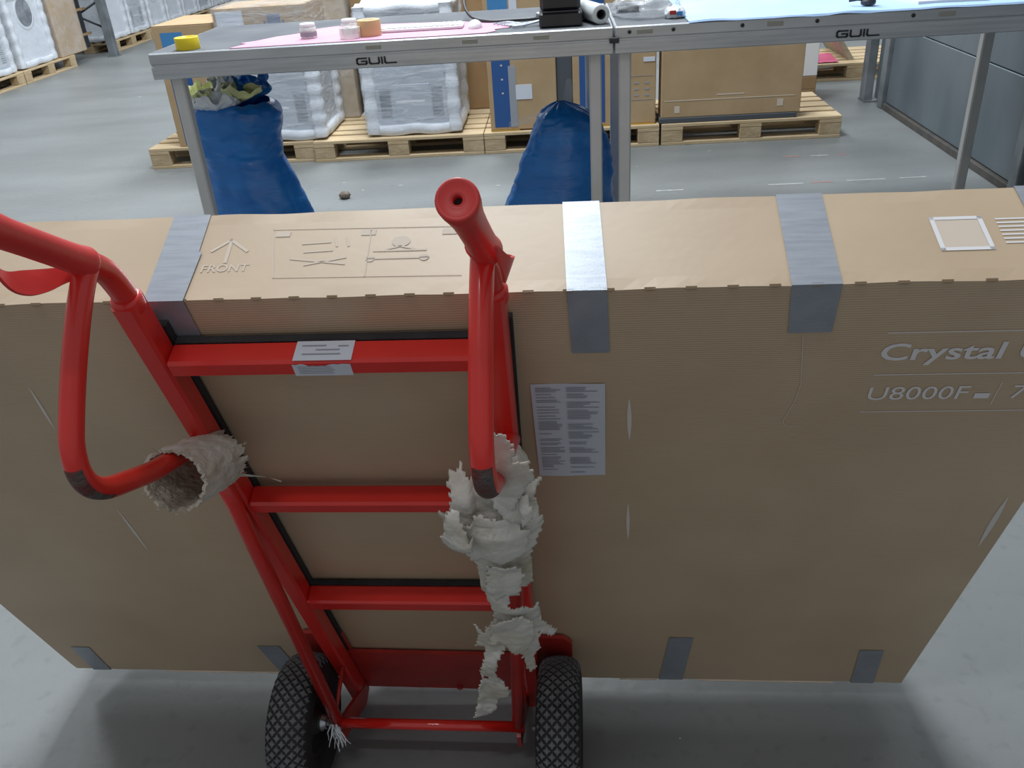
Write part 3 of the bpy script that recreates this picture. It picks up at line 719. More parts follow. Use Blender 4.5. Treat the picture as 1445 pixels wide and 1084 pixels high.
# ------------------------------------------------------------------ appliances
def appliance(frame, loc, rot, W_, D_, H_, label, door=None, back=False, cap=True, film_on=True, group=None, name='wrapped_washing_machine', dark=False):
    Mx = frame @ T(loc) @ Matrix.Rotation(rot, 4, 'Z')
    root = bpy.data.objects.new(name, None); COL.objects.link(root); root.empty_display_size = .1; root.matrix_world = Mx; ROOTM[root.name] = Mx
    tag(root, label, 'washing machine', group); I = Mx
    b = .035
    part('cabinet', G().box(b, W_-b, b*.8, D_-b, .03, H_-.03, .01), M['panel'] if back else M['panel_white'], root, I)
    def bumpy(x0, x1, y0, y1, z0, z1, axis='z'):
        g = G(); n = 22
        def fn(i, j):
            a = 2*math.pi*i; t = j; rr = 1 + .10*math.sin(t*math.pi*2*6)*(1 if axis == 'z' else .4)
            c, s = math.cos(a), math.sin(a); k = 1/max(abs(c), abs(s))**.82
            if axis == 'z': return ((x0+x1)/2 + c*k*(x1-x0)/2*rr, (y0+y1)/2 + s*k*(y1-y0)/2*rr, z0+(z1-z0)*t)
            return (x0+(x1-x0)*t, (y0+y1)/2 + c*k*(y1-y0)/2*rr, (z0+z1)/2 + s*k*(z1-z0)/2*rr)
        g.grid(fn, 16, 44 if axis == 'z' else 20, True); return g
    for x0 in (0, W_-.085):
        for y0 in (0, D_-.085): part('foam_corner', bumpy(x0, x0+.085, y0, y0+.085, .02, H_-.01), M['foam'], root, I)
    def slab(z0, z1, infl):
        def fn_(i, j):
            a = 2*math.pi*i; c, s = math.cos(a), math.sin(a); k = 1/max(abs(c), abs(s))**.9
            wv = 1 + .012*math.sin(a*9) ; t = j; sh = 1 - .04*(2*t-1)**2*1.0
            return (W_/2 + c*k*(W_/2+infl)*wv*sh, D_/2 + s*k*(D_/2+infl)*wv*sh, z0 + (z1-z0)*t + .006*math.sin(a*7))
        g = G().grid(fn_, 72, 5, True)
        n = 72; base = 0
        g.f.append([k for k in range(n)][::-1]); g.sm.append(False); g.mi.append(0)
        g.f.append([5*(n+1)+k for k in range(n)]); g.sm.append(False); g.mi.append(0); return g
    part('foam_base', slab(0.008, .075, .004), M['foam'], root, I)
    if cap: part('foam_cap', slab(H_-.06, H_, .004), M['foam'], root, I)
    if back:
        g = G()
        for k in range(9):
            for x0 in (.11, W_-.19): g.box(x0, x0+.075, b*.8-.004, b*.8+.01, .13+k*.022, .14+k*.022)
        part('vent_slot', g, M['panel_dark'], root, I)
        part('data_plate', G().box(.22, W_-.24, b*.8-.004, b*.8+.01, .22, .235), M['white'], root, I)
        part('rear_recess', G().box(.20, W_-.20, b*.8-.003, b*.8+.01, .10, .34, .002), M['panel'], root, I)
    if door:
        z = door
        part('door', G().lathe([(0.0,.20),(-.012,.195),(-.02,.17),(-.016,.155)], (W_/2, b*.8+.012, z), (0,1,0), 32), M['panel_white'], root, I)
        part('door_glass', G().lathe([(-.016,.155),(-.022,.08),(-.024,.0001)], (W_/2, b*.8+.012, z), (0,1,0), 32), M['glass_dark'], root, I)
        part('control_panel', G().box(b+.02, W_-b-.02, b*.8-.008, b*.8+.01, H_-.16, H_-.08, .003), M['panel'], root, I)
    if film_on:
        def fl(i, j):
            a = 2*math.pi*i; c, s = math.cos(a), math.sin(a); k = 1/max(abs(c), abs(s))**.95
            return (W_/2 + c*k*(W_/2+.010) + .006*nz((a*3, j*9, 1)), D_/2 + s*k*(D_/2+.010) + .006*nz((a*3, j*9, 5)), .06 + (H_-.10)*j)
        part('stretch_film', G().grid(fl, 80, 22, True), M['film_dense'] if back else M['film'], root, I)
    return root
appliance(FR, (.40,.04,.144), 0, .66, .60, .85, 'appliance in bumpy polystyrene frame with rear vents on the middle pallet', back=True)
appliance(FR, (-.525,.04,.144), 0, .63, .60, .605, 'low film-wrapped white appliance beside the open-topped blue sack', back=True)
yw = math.pi/2
appliance(FR, (-4.44,3.38,.144), yw, .66, .60, .85, 'film-wrapped white appliance at the left picture edge', group=None, back=True)
appliance(FR, (-4.44,4.16,.144), yw, .80, .62, .88, 'wrapped white washing machine with a dark porthole next to the tall brown carton', door=.58)
xs_ = [(6.40,.66,'first wrapped white machine past the rack post',False),(7.10,.62,'second wrapped white machine past the rack post',True)]
for k, v_ in enumerate((9.12, 9.78, 10.44, 11.10)): xs_.append((v_, .62, ('third','fourth','fifth','last')[k] + ' far wrapped white machine past the rack post, beyond the black porthole one', k == 1))
for v_, w_, lb, bk_ in xs_: appliance(FR, (-4.44,v_,.144), yw, w_, .60, .88, lb, back=bk_)
appliance(FR, (-4.44,7.80,.144), yw, .62, .60, .88, 'wrapped machine with large black porthole in the far side row', door=.52)
appliance(FR, (-4.44,8.46,.144), yw, .62, .60, .88, 'far wrapped white machine right of the black porthole one', back=False)

# ------------------------------------------------------------------ cartons
def carton_box(frame, loc, rot, W_, D_, H_, m, label, name='cardboard_box', group=None, flaps=True, cat='box'):
    Mx = frame @ T(loc) @ Matrix.Rotation(rot, 4, 'Z')
    root = bpy.data.objects.new(name, None); COL.objects.link(root); root.empty_display_size = .1; root.matrix_world = Mx; ROOTM[root.name] = Mx
    tag(root, label, cat, group)
    part('body', G().box(0, W_, 0, D_, 0, H_-.004, .004), m, root, Mx)
    if flaps:
        part('top_flap', G().box(.001, W_-.001, .001, D_/2-.0015, H_-.0035, H_, .0005), m, root, Mx)
        part('top_flap', G().box(.001, W_-.001, D_/2+.0015, D_-.001, H_-.0035, H_, .0005), m, root, Mx)
    return root, Mx
def decal(name, root, Mx, x0, x1, z0, z1, m, y=-.0015, label=None):
    return part(name, G().box(x0, x1, y, .001, z0, z1), m, root, Mx, label)
# carton left of the tables
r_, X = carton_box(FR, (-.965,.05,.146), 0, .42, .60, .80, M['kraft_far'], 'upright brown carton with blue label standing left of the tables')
decal('blue_label', r_, X, .05, .20, .60, .755, M['blue_mid']); decal('navy_stripe', r_, X, .05, .20, 0.01, .60, M['blue'])
decal('printed_mark', r_, X, .27, .33, .715, .722, M['ink_grey']); decal('printed_mark', r_, X, .29, .34, .690, .698, M['ink_grey'])
# film wrapped carton on the low appliance
r_, X = carton_box(FR, (-.52,.02,.766), 0, .62, .50, .262, M['kraft_far'], 'film-wrapped brown carton with white sheet and blue emblem behind the left table')
decal('paper_sheet', r_, X, .02, .20, .08, .245, M['paper']); decal('blue_emblem', r_, X, .36, .45, .12, .215, M['blue_logo'])
decal('blue_emblem', r_, X, .335,.352, .15, .175, M['blue_logo']); decal('blue_emblem', r_, X, .458,.475, .15, .175, M['blue_logo'])
def wrapf(root, Mx, W_, D_, H_, m='film'):
    def fl(i, j):
        a = 2*math.pi*i; c, s = math.cos(a), math.sin(a); k = 1/max(abs(c), abs(s))**.97
        return (W_/2 + c*k*(W_/2+.008) + .005*nz((a*3, j*9, 1)), D_/2 + s*k*(D_/2+.008) + .005*nz((a*3, j*9, 5)), .01 + (H_-.0)*j)
    g = G().grid(fl, 80, 12, True)
    g.grid(lambda i, j: (-.006+(W_+.012)*i, -.006+(D_+.012)*j, H_+.008+.005*nz((i*6, j*6, 2))), 20, 14, True)
    part('stretch_film', g, M[m], root, Mx)
wrapf(r_, X, .62, .50, .262, 'film_dense')
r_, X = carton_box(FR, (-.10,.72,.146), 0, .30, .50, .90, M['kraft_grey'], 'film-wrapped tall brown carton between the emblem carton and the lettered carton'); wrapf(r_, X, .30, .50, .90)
# tall cartons behind
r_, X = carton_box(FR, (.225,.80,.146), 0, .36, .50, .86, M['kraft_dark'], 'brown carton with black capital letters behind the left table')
vs, fs = text_mesh('SH W', .085, 1.0, .003); g = G(); g.add([(.03+a, -.003, .735+b) for a, b in vs], fs); part('lettering', g, M['ink_black'], r_, X)
part('packing_tape', G().box(-.001, .361, -.0022, .001, .10, .112), M['kraft_grey'], r_, X)
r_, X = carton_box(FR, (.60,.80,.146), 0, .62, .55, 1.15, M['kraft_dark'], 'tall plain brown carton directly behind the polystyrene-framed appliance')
# striped cartons
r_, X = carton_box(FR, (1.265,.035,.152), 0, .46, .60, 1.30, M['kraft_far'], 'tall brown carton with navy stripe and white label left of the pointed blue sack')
decal('navy_stripe', r_, X, .03, .155, .02, .70, M['blue']); decal('blue_label', r_, X, .03, .16, .72, 1.0, M['blue_mid'])
decal('white_label', r_, X, .185, .295, .20, .295, M['paper'], -.003)
for z in (.62,.52,.42,.33,.24): decal('printed_mark', r_, X, .09, .103, z, z+.010, M['ink_faint'], -.003)
decal('clear_tape', r_, X, .14, .19, .02, .42, M['ink_grey'], -.0025)
decal('paper_sheet', r_, X, .17, .22, .75, .95, M['paper'], -.003)
part('strap', G().box(.0, .20, -.004, .3, -.006, -.0005), M['orange'], r_, X)
part('gap_shade_slab', G().box(.461, .568, .02, .5, .0, 1.2, .004), M['strap'], r_, X, 'dark slab standing in for the shaded gap beside the carton')  # dark slab added to give the gap between the two cartons its shade
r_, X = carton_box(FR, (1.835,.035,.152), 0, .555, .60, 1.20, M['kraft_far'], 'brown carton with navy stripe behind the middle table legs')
decal('navy_stripe', r_, X, .045, .215, .02, 1.0, M['blue'])
decal('white_label', r_, X, .47, .545, .40, .428, M['paper'], -.003)
decal('printed_mark', r_, X, .28, .54, .31, .312, M['ink_grey']); decal('printed_mark', r_, X, .28, .54, .155, .157, M['ink_grey'])
for x in (.27,.41,.48):
    for z in (.18,.22,.26): decal('printed_mark', r_, X, x, x+.03, z, z+.010, M['ink_grey'])
part('strap', G().box(.20, .55, -.006, .3, -.007, -.0005), M['orange'], r_, X)
# wide plain carton
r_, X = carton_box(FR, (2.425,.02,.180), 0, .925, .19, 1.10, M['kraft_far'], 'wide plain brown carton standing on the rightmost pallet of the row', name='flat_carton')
decal('clear_tape', r_, X, .02, .88, .108, .113, M['ink_faint']); decal('worn_spot', r_, X, .09, .125, .03, .075, M['ink_faint']); decal('worn_spot', r_, X, .77, .81, .045, .09, M['ink_faint'])
decal('scratch', r_, X, .37, .55, .135, .142, M['ink_faint'])
part('foam_pad', G().box(-.012, .905, -.008, .18, -.034, -.001, .003), M['strap'], r_, X, 'dark grey padding strip beneath the carton')
r_, X = carton_box(FR, (3.10,1.05,.21), 0, .62, .55, .90, M['white'], 'white carton behind the wide plain carton', flaps=False)
part('wooden_base', G().box(.0, .62, .0, .55, -.21, -.10, .004).box(.0,.62,.0,.55,-.1,-.002,.004), M['kraft_dark'], r_, X)
# far pallet load
g = G().grid(lambda a, b: (3.70+.42*a + .05*b, 1.90+.45*b, .150 + .012*abs(nz((a*6,b*6,3)))), 14, 12)
single('magenta_sheet', g, M['pink_deep'], FR, 'crumpled magenta sheet lying on the distant pallet', 'sheet')
g = G(); Xr = T((4.28,2.0,.150)) @ Matrix.Rotation(math.radians(-35), 4, 'Y'); g.box(-.04, .0, 0, .8, 0, .55, .003, X=Xr)
single('leaning_board', g, M['wood_grey'], FR, 'weathered wooden board leaning over the magenta sheet', 'board')
# tall side row carton and rack
r_, X = carton_box(FR, (-4.43,5.04,.146), yw, .64, .60, 1.7, M['kraft_far'], 'tall brown carton in loose film between the porthole machine and the steel rack'); wrapf(r_, X, .64, .60, 1.7, 'film')
rk = thing('storage_rack', FR, (-4.7, 6.1, 0), 'steel storage rack with grey upright beside the side row of machines', 'rack')
part('upright', G().box(-4.32,-4.22,6.0,6.1,0,3.0,.004), M['post'], rk, FR); part('upright', G().box(-5.2,-5.1,6.0,6.1,0,3.0,.004), M['post'], rk, FR)
for z in (.35,.85,1.35,1.85): part('brace', G().tube([(-4.3,6.07,z),(-5.12,6.07,z+.4)], .014, 8), M['rack'], rk, FR); part('brace', G().tube([(-5.12,6.09,z-.05),(-4.3,6.09,z+.35)], .014, 8), M['rack'], rk, FR)
part('foot_plate', G().box(-4.34,-4.2,5.97,6.13,0,.008), M['post'], rk, FR)
r_, X = carton_box(FR, (-4.52,5.72,.146), yw, .25, .30, 1.3, M['rack'], 'dark wrapped crate stored inside the rack', name='dark_crate', flaps=False, cat='crate')
for k in range(3): part('shelf_edge', G().box(-.005,.345,-.012,0,.15+k*.3,.18+k*.3), M['kraft_dark'], r_, X)

# ------------------------------------------------------------------ tables
def table(u0, label, scr):
    root = thing('folding_stage_table', FR, (u0+1, -1.7, 0), label, 'table', 'aluminium stage tables standing end to end')
    v0, v1 = -2.18, -1.30; z0, zt_ = .955, 1.063; u1 = u0+1.992
    part('deck_panel', G().box(u0+.008, u1-.008, v0+.010, v1-.010, z0+.08, zt_+.0005, .001), M['board_top'], root, FR)
    # extruded rim: lower strip, groove, upper strip
    def rim(a, b, c, d):
        g = G(); g.box(a, b, c, d, z0, z0+.054, .004).box(a+.004, b-.004, c+.004, d-.004, z0+.054, z0+.060).box(a, b, c, d, z0+.060, zt_, .005)
        return g
    part('front_rim', rim(u0, u1, v0, v0+.035), M['alu'], root, FR)
    part('rear_rim', rim(u0, u1, v1-.035, v1), M['alu'], root, FR)
    part('end_rim', rim(u0, u0+.035, v0+.0352, v1-.0352), M['alu'], root, FR); part('end_rim', rim(u1-.035, u1, v0+.0352, v1-.0352), M['alu'], root, FR)
    g = G().box(u0+.01, u1-.01, v0-.0025, v0+.001, z0+.018, z0+.021).box(u0+.01, u1-.01, v0-.0025, v0+.001, z0+.038, z0+.041); part('rim_ridge', g, M['alu'], root, FR)
    for x in ((u0+.085, u1-.075) if not scr else (u0+.045, u1-.11)):
        for y in (v0+.065, v1-.04):
            part('leg', G().box(x-.026, x+.026, y-.026, y+.026, .012, z0+.05, .006), M['alu_leg'], root, FR)
            part('foot', G().box(x-.03, x+.03, y-.03, y+.03, 0, .014, .003), M['black'], root, FR)
    for x in scr:
        part('screw', G().lathe([(0,.008),(-.003,.008),(-.004,.006),(-.004,.0001)], (u0+x, v0-.0005, z0+.085), (0,1,0), 10), M['ink_black'], root, FR)
    for x in (.62, 1.30, .09) if scr else (.95, 1.36, 1.66): part('socket_cover', G().box(u0+x, u0+x+.065, v0-.002, v0+.001, z0+.075, z0+.093, .0015), M['socket'], root, FR)
    # logo on the rim
    h = .023; w_ = .032; gp = .010; x0 = u0+.905; y0 = z0+.018
    ln = [[(w_,h),(.004,h),(0,h-.004),(0,.004),(.004,0),(w_-.003,0),(w_,.003),(w_,h*.5),(w_*.5,h*.5)]]
    a = w_+gp; ln.append([(a,h),(a,.004),(a+.004,0),(a+w_-.004,0),(a+w_,.004),(a+w_,h)])
    a += w_+gp; ln.append([(a,h*.62),(a,0)]); ln.append([(a,h*.92),(a,h)])
    a += gp; ln.append([(a,h),(a,.004),(a+.004,0),(a+w_+.004,0)])
    g = G(); strokes(g, ln, lambda x, y: (x0+x*1.28, v0-.0034, y0+y), .0062); part('lettering', g, M['ink_black'], root, FR)
    return root
table(.0, 'left aluminium stage table with pink paper on top', ())
table(1.998, 'right aluminium stage table covered by a light blue sheet', (.06,.24,.52,.82,1.2))
g = G().box(1.975,2.015,-2.192,-2.181,1.000,1.022,.002).box(1.985,2.004,-2.196,-2.181,1.005,1.016); 
single('joining_clip', g, M['black'], FR, 'small black clip joining the two tables at their seam', 'clip')

ZT = 1.0640
def on(p, z): return (p[0], p[1], z)
def sheet(name, poly, m, label, cat, th=.0025, wav=.0):
    g = G(); n = len(poly)
    vs = [(x, y, ZT + wav*abs(nz((x*7,y*7,0)))) for x, y in poly] + [(x, y, ZT+th + wav*abs(nz((x*7,y*7,0)))) for x, y in poly]
    g.add(vs, [list(range(n))[::-1], list(range(n,2*n))] + [(i,(i+1)%n,(i+1)%n+n,i+n) for i in range(n)])
    return single(name, g, m, FR, label, cat)
sheet('pink_paper', [(.36,-2.172),(.60,-2.168),(1.0,-2.165),(1.30,-2.165),(1.46,-2.155),(1.50,-2.12),(1.49,-2.06),(1.55,-2.03),(1.57,-1.93),(1.50,-1.82),(1.30,-1.72),(.90,-1.64),(.70,-1.62),(.62,-1.68),(.56,-1.82),(.48,-1.88),(.42,-1.98),(.36,-2.03),(.40,-2.06)], M['pink'], 'crinkled pink paper spread across the left table', 'paper')
g = G().grid(lambda a, b: (2.30+1.68*a, -2.178+.95*b, ZT+.003+.010*max(0,nz((a*9,b*2,0)))*(1-b*.5)), 60, 14)
g.grid(lambda a, b: (2.30+1.68*a, -2.178-.006*b, ZT+.003+.010*max(0,nz((a*9,0,0))) - b*(.006+.010*max(0,nz((a*11,3,0))))), 60, 2)
single('blue_sheet', g, M['blue_paper'], FR, 'wavy light blue sheet covering most of the right table', 'sheet')
sheet('white_paper', [(3.24,-2.10),(3.52,-2.09),(3.50,-1.85),(3.20,-1.86)], M['white'], 'white paper lying on the blue sheet', 'paper', .017)
# yellow tape roll
def roll(name, c, r0, r1, h, m, label, cat='tape'):
    g = G().lathe([(0,r0),(0,r1),(.002,r1+.001),(h-.002,r1+.001),(h,r1),(h,r0),(0,r0)], c, (0,0,1), 36); return single(name, g, m, FR, label, cat)
roll('tape_roll', (.155,-2.105,ZT), .040, .050, .050, M['yellow'], 'yellow adhesive tape roll at the left table corner')
roll('tape_roll', (.945,-2.035,ZT+.003), .026, .050, .065, M['tan'], 'tan tape roll standing on the pink paper')
roll('clear_tape_roll', (.870,-2.085,ZT+.003), .028, .044, .045, M['clear'], 'clear tape roll in front of the tan roll on the pink paper')
def jar(c, label):
    root = thing('small_jar', FR, c, label, 'jar', 'small labelled jars on the pink paper'); x, y, z = c
    part('body', G().lathe([(0,.001),(0,.036),(.045,.036),(.048,.030),(.048,.001)], c, (0,0,1), 24), M['clear'], root, FR)
    part('label_band', G().lathe([(.008,.0368),(.026,.0368)], c, (0,0,1), 24), M['ink_grey'], root, FR)
    part('lid', G().lathe([(.048,.033),(.060,.033),(.062,.030),(.062,.0001)], c, (0,0,1), 24), M['white'], root, FR)
jar((.665,-2.00,ZT+.003), 'small clear jar with grey band alone on the left part of the pink paper')
jar((.835,-1.93,ZT+.003), 'small clear jar standing just left of the tape rolls')
# keyboard
kb = thing('keyboard', FR, (1.16,-1.93,ZT+.004), 'flat white keyboard on the pink paper', 'keyboard')
part('case', G().box(.975,1.345,-1.99,-1.87,ZT+.0035,ZT+.018,.004), M['white'], kb, FR)
for j in range(4):
    for i in range(15): part('key', G().box(.985+i*.0236, .985+i*.0236+.020, -1.983+j*.027, -1.983+j*.027+.022, ZT+.0182, ZT+.023, .002), M['white'], kb, FR)
# mouse
g = G()
def ms(i, j):
    a = 2*math.pi*i; t = j*math.pi/2; return (1.40+.032*math.cos(a)*math.cos(t), -1.975+.052*math.sin(a)*math.cos(t), ZT+.0035+.032*math.sin(t))
g.grid(ms, 28, 8); mo = single('computer_mouse', g, M['white'], FR, 'white computer mouse at the right end of the keyboard', 'mouse')
# scanner cable
cb = [(1.335,-1.40,1.30),(1.33,-1.55,1.20),(1.33,-1.68,1.13),(1.37,-1.76,1.085),(1.45,-1.83,1.072),(1.55,-1.84,1.072),(1.66,-1.86,1.075),(1.70,-1.90,1.09)]
single('black_cable', G().tube(catmull(cb, 6), .007, 8), M['black'], FR, 'black cable curving over the pink paper to the label printer', 'cable')
for k, (dx, dy) in enumerate(((0,0),(.02,-.03),(-.02,.03))):
    cb = [(1.50+dx,-1.98+dy,ZT+.010),(1.56+dx,-1.93+dy,ZT+.009),(1.60+dx,-1.99+dy,ZT+.009),(1.55+dx,-2.03+dy,ZT+.009),(1.62,-2.02+dy,ZT+.010),(1.70,-1.98+dy*.5,ZT+.018)]
    single('thin_cable', G().tube(catmull(cb, 6), .0035, 6), M['panel'], FR, ('middle', 'front', 'rear')[k] + ' one of the thin grey cables looping beside the label printer', 'cable', 'thin grey cables beside the label printer')
# label printer
pr = thing('label_printer', FR, (1.79,-2.02,ZT), 'black desktop label printer beside the film roll', 'printer')
part('base', G().box(1.685,1.865,-2.12,-1.90,ZT,ZT+.060,.008), M['black'], pr, FR)
part('cover', G().box(1.690,1.860,-2.10,-1.90,ZT+.062,ZT+.165,.014), M['black'], pr, FR)
part('paper_slot', G().box(1.70,1.85,-2.121,-2.10,ZT+.060,ZT+.064), M['ink_black'], pr, FR)
part('power_plug', G().lathe([(0,.011),(.012,.011),(.014,.008),(.014,.0001)], (1.684,-2.03,ZT+.045), (-1,0,0), 12), M['steel'], pr, FR)
# stretch film roll: axis towards the viewer
c0 = Vector((1.945,-2.10,ZT+.040)); ax = Vector((-.28,1,0)).normalized()
fr = thing('film_roll', FR, (1.945,-2.10,ZT), 'roll of clear stretch film lying between the printer and the plastic bag', 'roll')
part('wound_film', G().lathe([(0,.019),(0,.036),(.003,.039),(.30,.039),(.303,.036),(.303,.019)], c0, ax, 32), M['roll'], fr, FR)
part('core', G().lathe([(-.002,.020),(-.002,.017),(.305,.017),(.305,.020)], c0, ax, 24), M['black'], fr, FR)
# crumpled bag
def blob(c, rx, ry, rz_, seed, amp=.28, nu=40, nv=20):
    def fn(i, j):
        a = 2*math.pi*i; t = math.pi*(j-.5); d = Vector((math.cos(a)*math.cos(t), math.sin(a)*math.cos(t), math.sin(t)))
        f = 1 + amp*(abs(nz(d, 2.2, seed))*1.6 - .3) + amp*.4*nz(d, 6, seed)
        return (c[0]+rx*d.x*f, c[1]+ry*d.y*f, max(c[2]+rz_*d.z*f, c[2]-rz_*.55))
    return G().grid(fn, nu, nv)
c = (2.15,-1.86,ZT+.035); g = blob(c, .155, .17, .06, 2); single('clear_plastic_bag', g, M['film_dense'], FR, 'crumpled clear plastic bag right of the film roll', 'bag')
g = blob((2.26,-2.02,ZT+.017), .045, .04, .028, 6); sb = single('small_packet', g, [M['bag_white']], FR, 'small crumpled packet with coloured print at the blue sheet edge', 'packet')
g = G().box(2.235,2.262,-2.065,-2.057,ZT+.018,ZT+.034,.001); 
part('red_print', g, M['red_dull'], sb, FR); part('blue_print', G().box(2.265,2.288,-2.064,-2.056,ZT+.012,ZT+.03,.001), M['blue_mid'], sb, FR)
g = G().box(2.03,2.13,-1.76,-1.70,ZT,ZT+.03,.006); single('black_case', g, M['black'], FR, 'black flat case behind the crumpled clear bag', 'case')
# tape gun / black object on the blue sheet
g = G().lathe([(0,.0001),(0,.026),(.004,.030),(.016,.030),(.020,.022),(.060,.020),(.062,.0001)], (3.06,-2.03,ZT+.008), (0,0,1), 20).tube([(3.06,-2.03,ZT+.025),(3.02,-2.02,ZT+.030),(2.99,-2.0,ZT+.024)], .006, 8)
single('black_stamp', g, M['black'], FR, 'black hand stamp standing on the blue sheet', 'stamp')

# ------------------------------------------------------------------ blue sacks
def sack(levels, label, topfn=None, v=-1.62, seed=1, squash=.70):
    # levels: (z, u centre, radius)
    def fn(i, j):
        t = j*(len(levels)-1); k = min(int(t), len(levels)-2); f = t-k
        P = [levels[max(k-1,0)], levels[k], levels[k+1], levels[min(k+2,len(levels)-1)]]
        z, uc, r = [.5*((2*P[1][q]) + (P[2][q]-P[0][q])*f + (2*P[0][q]-5*P[1][q]+4*P[2][q]-P[3][q])*f*f + (3*P[1][q]-P[0][q]-3*P[2][q]+P[3][q])*f**3) for q in range(3)]
        a = 2*math.pi*i; c, s = math.cos(a), math.sin(a)
        wr = .020*nz((c*1.6, s*1.6, z*3), 1.3, seed) + .009*abs(nz((c*1.6, s*1.6, z*22), 1.2, seed+1)) + .002*nz((c*6, s*6, z*24), 1.3, seed+2)
        wr += .012*abs(nz((c*.8+z*3, s*.8, z*8), 2, seed+4))
        rr = r + wr*min(1, r/.1)
        return (uc + c*rr, v + s*rr*squash, max(.004, z + .01*nz((c*5, s*5, z*3), 1, seed)))
    g = G().grid(fn, 96, 90, True)
    g.f.append([k for k in range(96)][::-1]); g.sm.append(False); g.mi.append(0)
    return g
L1 = [(.004,.15,.235),(.06,.155,.262),(.16,.158,.258),(.276,.142,.236),(.391,.126,.220),(.47,.113,.212),(.52,.111,.224),(.58,.114,.224),(.64,.120,.238),(.69,.122,.240),(.725,.122,.222),(.745,.120,.19)]
g = sack(L1, '', seed=1)
s1 = single('blue_refuse_sack', g, M['blue_bag'], FR, 'full blue plastic sack with open top showing yellow and white waste', 'sack', 'blue refuse sacks under the tables')
def part_l(name, g, m, root, label=None, kind=None): return part(name, g, m, root, FR, label, kind)
def wisp(c, rx, ry, h, seed, m, nm, root, tilt=(0,0)):
    def fn(i, j):
        a = 2*math.pi*i; r = math.sin(j*math.pi*.55+.15)*(1+.5*nz((math.cos(a)*2, math.sin(a)*2, j*2), 1.4, seed))
        return (c[0]+rx*math.cos(a)*r + tilt[0]*j, c[1]+ry*math.sin(a)*r + tilt[1]*j, c[2] + h*j*(1+.7*nz((math.cos(a)*1.6, math.sin(a)*1.6, 3), 1, seed)))
    part_l(nm, G().grid(fn, 54, 18), m, root)
wisp((.12,-1.56,.70), .14, .11, .13, 3, M['blue_bag'], 'blue_bag_fold', s1, (.03,.03))
wisp((.065,-1.73,.715), .11, .05, .085, 5, M['bag_white'], 'white_bag', s1, (.02,-.03))
wisp((.00,-1.69,.74), .075, .05, .095, 8, M['bag_yellow'], 'yellow_bag', s1, (-.03,-.01))
wisp((.16,-1.67,.745), .09, .05, .085, 9, M['bag_yellow'], 'yellow_bag', s1, (.04,-.02))
wisp((.09,-1.64,.76), .06, .05, .11, 12, M['bag_white'], 'white_bag', s1)
L2 = [(.004,1.735,.275),(.07,1.735,.285),(.146,1.737,.275),(.24,1.755,.255),(.313,1.768,.240),(.40,1.780,.218),(.457,1.789,.198),(.52,1.795,.176),(.562,1.798,.158),(.60,1.790,.130),(.630,1.778,.090),(.648,1.766,.050),(.662,1.760,.014)]
s2 = single('blue_refuse_sack', sack(L2, '', seed=6), M['blue_bag'], FR, 'tied blue plastic sack with a pointed top beside the middle table legs', 'sack', 'blue refuse sacks under the tables')
g = G(); g.grid(lambda a, b: (1.50+.24*a, -1.62-.02*math.sin(a*3), .560+.055*a+.008*math.sin(a*4)+.035*b-.02), 20, 3); part_l('clear_film_tail', g, M['film_dense'], s2)
g = G(); g.grid(lambda a, b: (1.77+.045*a+.02*b, -1.60, .655+.10*b+.01*math.sin(a*5)), 6, 8); part_l('clear_film_tuft', g, M['film'], s2)

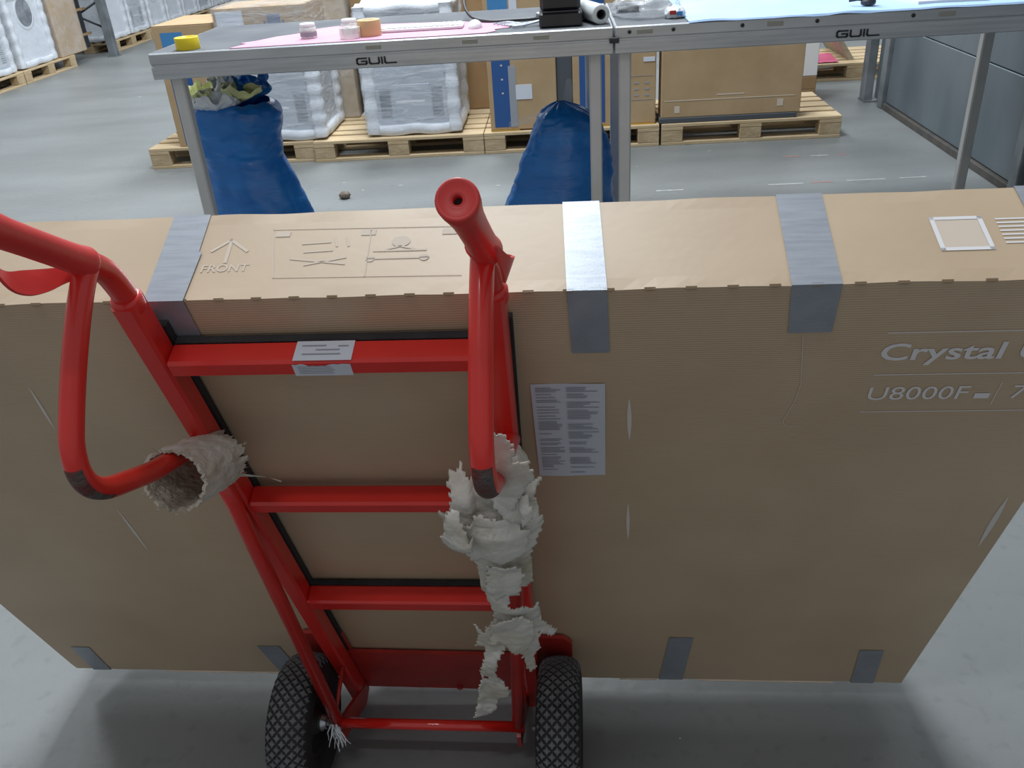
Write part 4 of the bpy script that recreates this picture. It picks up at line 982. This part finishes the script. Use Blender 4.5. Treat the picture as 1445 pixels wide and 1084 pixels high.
# ------------------------------------------------------------------ things on the floor
g = G()
def lump(i, j):
    a = 2*math.pi*i; t = math.pi*(j-.5); d = Vector((math.cos(a)*math.cos(t), math.sin(a)*math.cos(t), math.sin(t)))
    f = 1 + .5*nz(d, 2.4, 4); return (.413+.034*d.x*f, -.885+.028*d.y*f, max(.001, .020+.024*d.z*f))
g.grid(lump, 18, 10); single('dirt_lump', g, M['dirt'], FR, 'small brown crumpled lump on the floor near the open blue sack', 'debris')
def ftape(pts, wd, label, mats):
    g = G(); r = random.Random(len(pts))
    for (a, b, mi) in pts:
        n = 5
        for k in range(n):
            p = Vector(a).lerp(Vector(b), k/n); q = Vector(a).lerp(Vector(b), (k+1)/n); w1 = wd*(.6+.5*r.random()); g.box(min(p.x,q.x), max(p.x,q.x)-.002, p.y-w1/2, p.y+w1/2, .0004, .0014, mi=mi)
    single('floor_tape_strip', g, mats, FR, label, 'tape', 'worn remnants of red and white floor tape')
ft = [M['white_tape'], M['red_tape']]
ftape([((3.17,-.42,0),(3.27,-.42,0),1),((3.33,-.43,0),(3.44,-.43,0),0),((3.50,-.43,0),(3.56,-.43,0),1)], .03, 'short red and white tape remnant on the floor nearer the grey wall', ft)
ftape([((2.95,-1.00,0),(3.15,-1.00,0),0),((3.20,-.99,0),(3.32,-.99,0),1),((3.40,-.985,0),(3.62,-.985,0),0),((3.70,-.98,0),(3.85,-.98,0),0),((2.30,-1.02,0),(2.46,-1.02,0),0)], .022, 'long faint white tape remnant on the floor in front of the right table leg', ft)
def fleck(pts, label):
    g = G(); r = random.Random(9)
    for x, y, s_ in pts:
        n = 6; vs = [(x + s_*math.cos(2*math.pi*k/n)*r.uniform(.5,1.2), y + s_*.5*math.sin(2*math.pi*k/n)*r.uniform(.5,1.2), .0006) for k in range(n)] + [(x, y, .003)]
        g.add(vs, [(k, (k+1) % n, n) for k in range(n)])
    o = single('paper_flecks', g, M['white_tape'], Matrix(), label, 'litter', None, 'stuff'); return o
fleck([(-1.22,1.66,.008),(-1.18,1.69,.007),(-.93,1.42,.005),(.93,1.62,.006),(.30,1.21,.005),(-.04,1.30,.006),(.35,1.12,.004),(.41,1.11,.004),(.16,1.40,.003),(-.32,5.2,.01),(-.2,5.35,.02),(.0,5.3,.02),(-.62,5.45,.02),(-.85,5.4,.018),(-1.0,5.6,.015),(.7,5.5,.015),(1.42,5.75,.014),(.9,5.5,.01),(-2.4,6.9,.02),(-3.9,9.3,.03),(-3.6,9.3,.03),(1.7,5.9,.012)], 'scattered white paper flecks across the concrete floor')
